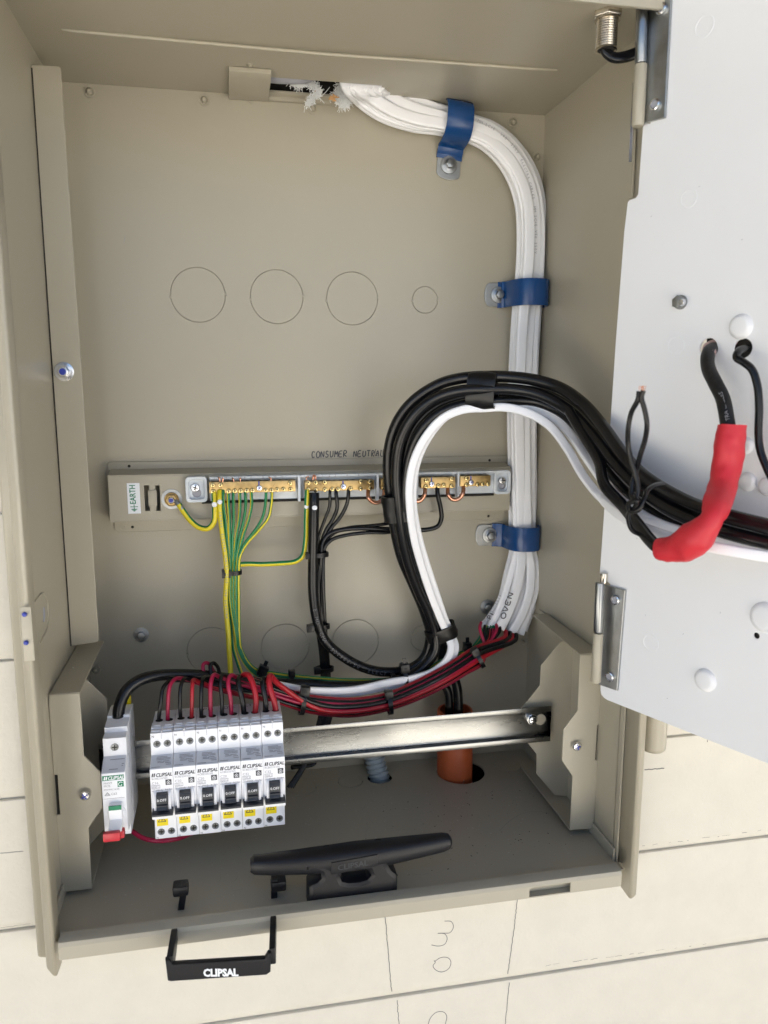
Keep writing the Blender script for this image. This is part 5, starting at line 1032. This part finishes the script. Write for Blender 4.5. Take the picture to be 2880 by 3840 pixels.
barrel('h', 304, 583, 284, 972, .0040, 'hinge_barrel', 'paint', -.492)
barrel('h', 318, 182, 304, 575, .0036, 'hinge_pin_sleeve', 'bolt', -.492)
barrel('u', 838, 668, 806, 1310, .0044, 'hinge_barrel', 'paint', -.505)
barrel('u', 850, 40, 835, 655, .0040, 'hinge_pin_sleeve', 'bolt', -.505)
barrel('h', 352, 105, 348, 185, .0030, 'hinge_pin_sleeve', 'nickel', -.475)
# latch strip seen edge on behind the upper knuckle
MB().add([Q('u', 752, 860, -.40), Q('u', 780, 860, -.41), Q('u', 742, 1680, -.41), Q('u', 712, 1680, -.40), Q('u', 752, 860, -.395), Q('u', 712, 1680, -.395)], [(0, 1, 2, 3), (4, 1, 2, 5)]).build('hinge_strip', 'chrome', pan)
a = Q('u', 795, 1340, -.385); b = Q('u', 850, 1760, -.385)
MB().box(a.x, b.x, a.y - .002, a.y, b.z, a.z).build('catch_block', 'toggle', pan, bevel=.0005)
lp = MB().prism([PX(*px('u', 765, 1345), .995), PX(*px('u', 790, 1345), .995), PX(*px('u', 760, 2050), .995), PX(*px('u', 725, 2060), .995)], (-.0012, 0, 0)).build('hinge_mount', 'paint', pan, bevel=.0003)
# cables on the panel
hp1 = PA + PU * hl1[0] + ZV * hl1[1]; hp2 = PA + PU * hl2[0] + ZV * hl2[1]
def QP(z, x, y, off): return PP(*px(z, x, y), off)
cable('panel_cable', 'dusty black cable with a bare pinkish end joining the panel hole to the red boot', 'cable', None, [hp1 - PN * .012, QP('p', 1025, 250, .004), QP('p', 1003, 310, .012), QP('p', 1010, 400, .018), QP('p', 1065, 520, .024), QP('p', 1125, 640, .028), QP('p', 1150, 740, .032), QP('p', 1168, 850, .034), QP('p', 1185, 960, .036)], lambda t: .0046, 'dusty', 16)
pc_ = [o for o in scene.objects if o.get('label', '').startswith('dusty black cable')][0]
MB().tube([hp1 - PN * .03 + ZV * .006, hp1 + PN * .0, QP('p', 1022, 262, .006), QP('p', 1012, 290, .010)], .0042, 14).build('pale_core', mat('pale_pink_pvc', (.55, .36, .33), .5), pc_, smooth=True)
tm = MB()
a_, b_ = QP('p', 1110, 690, .0435), QP('p', 1050, 440, .0345)
text_mesh(tm, 'TRA CABLES', QP('p', 1190, 830, .0392), (QP('p', 1140, 650, .0335) - QP('p', 1190, 830, .0392)).normalized(), (QP('p', 1100, 690, .034) - QP('p', 1180, 670, .034)).normalized(), .0040, lift=.0)
tm.build('cable_print', 'gink', pc_)
cable('panel_cable', 'black cable snaking from the right hand hole of the white panel down its edge', 'cable', None, [hp2 - PN * .014, QP('p', 1310, 235, .004), QP('p', 1255, 265, .014), QP('p', 1245, 315, .018), QP('p', 1300, 350, .018), QP('p', 1370, 410, .018), QP('p', 1415, 540, .018), QP('p', 1430, 720, .018), QP('p', 1425, 950, .018), QP('p', 1440, 1080, .018), QP('p', 1500, 1240, .018), QP('p', 1580, 1400, .018)], .0025, 'black', 14)
cable('mains_cable', 'short black cable end disappearing into the lower mouth of the red heat shrink boot', 'cable', None, [QF(*q) for q in ((800, 300, -.40), (860, 400, -.43), (930, 520, -.47))] + [QP('p', 150, 1370, .035), QP('p', 300, 1540, .038), QP('p', 420, 1690, .052), QP('p', 530, 1830, .062), QP('p', 600, 1890, .066), QP('p', 680, 1905, .067)], .0043, 'black', 14)
# red heat shrink boot
bo = [(x, y, o + max(0, min(.022, (y - 1350) * .00008))) for x, y, o in ((1205, 868, .036), (1195, 960, .037), (1180, 1080, .038), (1155, 1240, .040), (1120, 1390, .042), (1085, 1520, .044), (1040, 1640, .046), (970, 1740, .047), (900, 1810, .047), (800, 1870, .046), (700, 1900, .045), (610, 1895, .044))]
def brad(t):
    return .0086 + .0006 * math.sin(t * 9) + (.0026 * math.exp(-((t - .72) / .09) ** 2)) - (.0014 * math.exp(-((t - .56) / .05) ** 2)) - .0016 * max(0, t - .8) * 5
boot = cable('heatshrink_boot', 'bent bright red heat shrink boot in front of the white panel', 'cable boot', None, [QP('p', x, y, o) for x, y, o in bo], brad, 'boot', 28, res=6)
bm = boot.modifiers.new('dents', 'DISPLACE'); tx = bpy.data.textures.new('dent', 'CLOUDS'); tx.noise_scale = .016; bm.texture = tx; bm.strength = .0042; bm.mid_level = .5; bm.texture_coords = 'LOCAL'
# knotted thin black twin wire tying the loom
kw = 'thin black wire knotted round the mains cables'
k1 = [QP('p', 435, 590, .10), QP('p', 425, 660, .10), QP('p', 370, 770, .098), QP('p', 345, 900, .096), QP('p', 345, 1040, .092), QP('p', 375, 1180, .090), QP('p', 415, 1320, .088), QP('p', 425, 1420, .088), QP('p', 400, 1500, .090), QP('p', 350, 1520, .090), QP('p', 355, 1580, .088), QP('p', 430, 1575, .088), QP('p', 470, 1500, .086), QP('p', 500, 1420, .080), QP('p', 560, 1375, .07), QP('p', 635, 1358, .055)]
cable('binding_wire', 'left strand of the knotted black wire, its curled end lying on the cables', 'wire', kw, k1, .0016, 'black', 10)
k2 = [QP('p', 470, 585, .10), QP('p', 455, 640, .10), QP('p', 480, 740, .098), QP('p', 500, 860, .096), QP('p', 485, 990, .092), QP('p', 445, 1120, .090), QP('p', 415, 1240, .086), QP('p', 380, 1360, .088), QP('p', 375, 1460, .090), QP('p', 420, 1500, .092), QP('p', 395, 1560, .088), QP('p', 350, 1600, .082), QP('p', 350, 1680, .074), QP('p', 385, 1750, .066), QP('p', 445, 1780, .060)]
o2_ = cable('binding_wire', 'right strand of the knotted black wire, wrapping under the cables', 'wire', kw, k2, .0016, 'black', 10)
cs = MB()
for i in range(9):
    p0 = QP('p', 430 + random.uniform(0, 55), 585, .10); cs.tube([p0, p0 + Vector((random.uniform(-.0004, .0004), 0, .0012)), p0 + Vector((random.uniform(-.001, .001), 0, .0028))], .0002, 5, res=2)
cs.build('copper_strands', 'copper', o2_)

# ------------------------------------------------------------------ rope style cleat on the base
YCF = YI + .0006; yc = YCF + .0095
def cf(x, y, off=0): return Q('o', x, y, (yc + off) / S)
ck = thing('black_cleat', (cf(1100, 400).x, yc, 0), 'black plastic two horned cleat standing on the cabinet base by the front lip', 'cleat')
nb = [(870, 470), (870, 372), (885, 358), (915, 345), (932, 325), (925, 305), (960, 250), (1240, 215), (1275, 262), (1288, 285), (1312, 305), (1318, 320), (1318, 420)]
hole = [(1035 + 0, 320), (1045, 340), (1075, 347), (1130, 342), (1165, 330), (1180, 312), (1172, 295), (1145, 288), (1080, 294), (1045, 302)]
cff = lambda x, y: Q('o', x, y, YCF / S)
nb = [(870, 480), (870, 372), (885, 358), (915, 345), (932, 328), (928, 308), (900, 296), (850, 288), (840, 262), (960, 240), (1240, 200), (1290, 215), (1290, 240), (1275, 262), (1288, 285), (1312, 305), (1318, 320), (1318, 430)]
n2 = [(cff(*q).x, cff(*q).z) for q in nb]; n2[0] = (n2[0][0], .0005); n2[-1] = (n2[-1][0], .0005)
bd = sheet('cleat_base', n2, [[(cff(*q).x, cff(*q).z) for q in hole]], (0, yc, 0), XV, ZV, .019, 'bplastic', ck, .004)
hx = [(582, 258, .0048, .0050), (600, 255, .0075, .0065), (680, 252, .0082, .0075), (800, 243, .0090, .0085), (900, 234, .0098, .0095), (1000, 224, .0104, .0100), (1110, 210, .0108, .0102), (1220, 196, .0104, .0100), (1320, 180, .0095, .0092), (1430, 162, .0085, .0080), (1540, 143, .0075, .0065), (1570, 138, .006, .0055), (1582, 136, .003, .003)]
hv = []; Nn = 20
for x, y, rz_, ry_ in hx:
    c = cf(x, y)
    for i in range(Nn):
        t = 2 * math.pi * i / Nn; hv.append(c + Vector((0, ry_ * math.copysign(abs(math.cos(t)) ** .75, math.cos(t)), rz_ * math.copysign(abs(math.sin(t)) ** .75, math.sin(t)) * .95)))
hfs = [(j * Nn + i, j * Nn + (i + 1) % Nn, (j + 1) * Nn + (i + 1) % Nn, (j + 1) * Nn + i) for j in range(len(hx) - 1) for i in range(Nn)] + [tuple(range(Nn)), tuple(reversed(range(len(hv) - Nn, len(hv))))]
hn = mk('cleat_horn', hv, hfs, 'bplastic', ck, True)
for q in ((965, 205), (1220, 172)): 
    c = cf(*q); MB().lathe([(.0036, 0), (.0034, .0002)], (c.x, yc + .001, cf(q[0], q[1] + 20).z + .0088), ZV, 20).build('screw_hole', 'dark', hn)
lc = cff(1100, 252); MB().obox((lc.x, YCF - .0003, lc.z), (.0185, 0, .0012), (0, .0008, 0), (0, 0, .0050)).build('logo_plate', 'bplastic', bd, bevel=.0003)
tm = MB(); text_mesh(tm, 'CLIPSAL', (lc.x - .0135, YCF - .0013, lc.z - .0030), Vector((1, 0, .06)), ZV, .0068, bold=.0001); tm.build('cleat_lettering', 'toggle', bd)
# ------------------------------------------------------------------ handle clip on the lip
hc_ = thing('padlock_clip', (P(820, 3600, -.55).x, yf, -.01), 'black wire like plastic handle bar with white lettering hooked through the front lip', 'handle')
yh = -.575 * S
def ch(z, x, y, Y): return Q(z, x, y, Y)
b0_, b1_ = Q('o', 170, 782, -.575), Q('o', 682, 752, -.575)
bt, bb = Q('o', 190, 736, -.575).z, Q('o', 190, 826, -.575).z
barp = [(b0_.x - .0, bb + .001), (b0_.x + .002, bb), (b1_.x - .003, bb + (b1_.z - b0_.z) + .001), (b1_.x, bb + (b1_.z - b0_.z) + .003), (b1_.x + .0008, bt + (b1_.z - b0_.z) + .004), (b1_.x - .0015, bt + (b1_.z - b0_.z) + .004), (b1_.x - .004, bt + (b1_.z - b0_.z) + .0), (b0_.x + .004, bt - .001), (b0_.x + .0015, bt + .003), (b0_.x - .001, bt + .003)]
sheet('front_bar', barp, [], (0, yh, 0), XV, ZV, .005, 'bplastic', hc_, .0012)
for (xa, ya, xb, yb_) in ((205, 572, 180, 720), (695, 505, 690, 680)):
    A = Q('o', xa, ya, -.507); B = Q('o', xb, yb_, -.575)
    dd = (B - A); MB().prism([A + ZV * .0030 - XV * .0018, A - ZV * .0065 - XV * .0018, B - ZV * .012 - XV * .0018, B + ZV * .001 - XV * .0022], (.0046, 0, 0)).build('side_arm', 'bplastic', hc_, bevel=.0009)
t = MB(); tc_ = Q('o', 350, 797, -.575); text_mesh(t, 'CLIPSAL', (tc_.x, yh - .0026, tc_.z), ((Q('o', 490, 795, -.575) - tc_).normalized()), ZV, .0082, bold=.0004, sx=.84); t.build('white_lettering', 'wink', hc_)
for sgn, (xs, ys_, xe, ye, pxx) in ((-1, (228, 505, 256, 374, 213)), (1, (694, 445, 702, 350, 745))):
    yi = -.452
    A = Q('o', xs - sgn * -6, ys_ + 75, yi); B = Q('o', xe, ye, yi); Pd = Q('o', pxx, ye + 12, yi)
    st = MB().prism([A - XV * .0024, A + XV * .0026, B + XV * .0026 + ZV * .003, B - XV * .0024 + ZV * .003], (0, .007, 0)).build('hook_stem', 'bplastic', hc_, bevel=.0006)
    MB().obox(((B.x + Pd.x) / 2 , yi * S + .0035, (B.z + Pd.z) / 2 - .001), (abs(B.x - Pd.x) / 2 + .0028, 0, 0), (0, .0055, 0), (0, 0, .0043)).build('hook_pad', 'bplastic', st, bevel=.0022)
# ------------------------------------------------------------------ dust and swarf on the base
random.seed(11); db = MB()
for _ in range(320):
    x, y = random.uniform(.03, .44), random.uniform(-.2, -.02); s_ = random.choice((.0003, .0004, .0007)); p = Vector((x, y, .0002))
    a = random.uniform(0, 6); db.obox(p, (s_ * math.cos(a), s_ * math.sin(a), 0), (-s_ * .5 * math.sin(a), s_ * .5 * math.cos(a), 0), (0, 0, .0001))
tag(db.build('dust', 'dust'), kind='stuff')
db = MB()
for _ in range(110):
    x, y = random.uniform(.25, .45), random.uniform(-.2, -.08); s_ = random.choice((.0003, .0005, .0008)); a = random.uniform(0, 6)
    db.obox(Vector((x, y, .0002)), (s_ * math.cos(a), s_ * math.sin(a), 0), (-s_ * .4 * math.sin(a), s_ * .4 * math.cos(a), 0), (0, 0, .0001))
tag(db.build('swarf', 'ink'), kind='stuff')

# ------------------------------------------------------------------ printing along the cables
def path_text(txt, pts, size, m, par, name, off, flip=False):
    mb = MB(); L = smooth_path([Vector(p) for p in pts], 8); d = [0]
    for a, b in zip(L[:-1], L[1:]): d.append(d[-1] + (b - a).length)
    x = 0
    for ch in txt:
        if x > d[-1]: break
        i = max(j for j in range(len(d)) if d[j] <= x); i = min(i, len(L) - 2); t = (L[i + 1] - L[i]).normalized(); p = L[i] + t * (x - d[i])
        n = (OUT - t * OUT.dot(t)).normalized(); v = n.cross(t)
        if ch != ' ': text_mesh(mb, ch, p + n * off - v * size * .35, t, v, size, lift=0)
        x += size * .78
    mb.build(name, m, par)
def find(t): return [o for o in scene.objects if o.get('label', '').startswith(t)][0]
path_text('E HD  CMA  501564-50  ELECTRA', [Q('4', x, y, Y) for x, y, Y in [(-300, 1150, -.098), (-285, 1220, -.10), (-249, 1300, -.10), (-165, 1370, -.10), (-80, 1412, -.10), (0, 1428, -.10)]], .0052, 'dimprint', find('thick black neutral cable, outermost'), 'cable_print', .0050)
path_text('SR1060  ELECTRA CABLES 2025  V90 ELECTRA', [Q('e', 882, 450, -.092), Q('e', 900, 620, -.088), Q('e', 922, 780, -.084), Q('e', 935, 925, -.082), Q('3', 975, 1120, -.082), Q('f', 570, 60, -.09), Q('f', 580, 250, -.10)], .0034, 'gink', find('thick yellow earth cable dropping'), 'cable_print', .0028)
wc = [o for o in scene.objects if 'outermost cable against' in o.get('label', '')][0]
path_text('MM 2C+E  V90  250V  ELECTRA CABLES  MM 2C+E V90 250V ELECTRA CABLES 2025', [P(x, y, -.062) for x, y in [(1790, 452), (1860, 490), (1925, 550), (1968, 630), (1995, 720), (2008, 830), (2008, 960)]], .0036, 'print', wc, 'cable_print', .0008)
path_text('CABLE  2025', [Q('w', x, y, -.060) for x, y in [(560, 1440), (610, 1350), (680, 1230), (740, 1110)]], .0040, 'print', [o for o in scene.objects if o.get('label', '').endswith('marked PL')][0], 'cable_print', .0008)

sc = MB()
for _ in range(26):
    x, y = random.uniform(.12, .43), random.uniform(-.20, -.05); a = random.gauss(.3, .7); L = random.uniform(.004, .018)
    ribbon(sc, [Vector((x, y, .0003)), Vector((x + L * .5 * math.cos(a), y + L * .5 * math.sin(a), .0003)), Vector((x + L * math.cos(a + .25), y + L * math.sin(a + .25), .0003))], .00022, ZV, res=2)
ribbon(sc, [PZ(*px('6', x, y), .0005) for x, y in [(500, 640), (540, 600), (600, 565), (660, 555), (715, 565)]], .0004, ZV)
sc.build('scratches', mat('scuffed_paint', (.30, .285, .25), .7), fl)
sm = MB()
for z, x, y, dx, dy in [('1', 1245, 655, 14, 4), ('1', 1378, 768, 10, 3), ('1', 632, 1102, 5, 2), ('1', 540, 1020, -6, 25), ('k', 1030, 405, 3, 6), ('3', 800, 1000, 10, -4), ('4', 120, 470, 12, 12)]:
    a = Q(z, x, y, 0) + OUT * .0002; ribbon(sm, [a, a + Vector((dx * .00012, 0, -dy * .00018)), a + Vector((dx * .00026, 0, -dy * .00026))], .0003, OUT, res=2)
sm.build('scratches', M['gink'], bpn)
sp_ = MB()
for x, y in [(2440, 812), (2330, 2240), (2490, 1905), (2560, 2380), (2500, 2620), (2620, 700), (2700, 2300), (2420, 2310), (2390, 2020), (2610, 2560), (2780, 900)]:
    a = PP(x, y, .0011); q = random.uniform(0, 3); ribbon(sp_, [a, a + PU * .0006 * math.cos(q) + ZV * .0006 * math.sin(q), a + PU * .0011 * math.cos(q) + ZV * .0013 * math.sin(q)], .0003, PN, res=2)
sp_.build('scuffs', M['print'], pho)
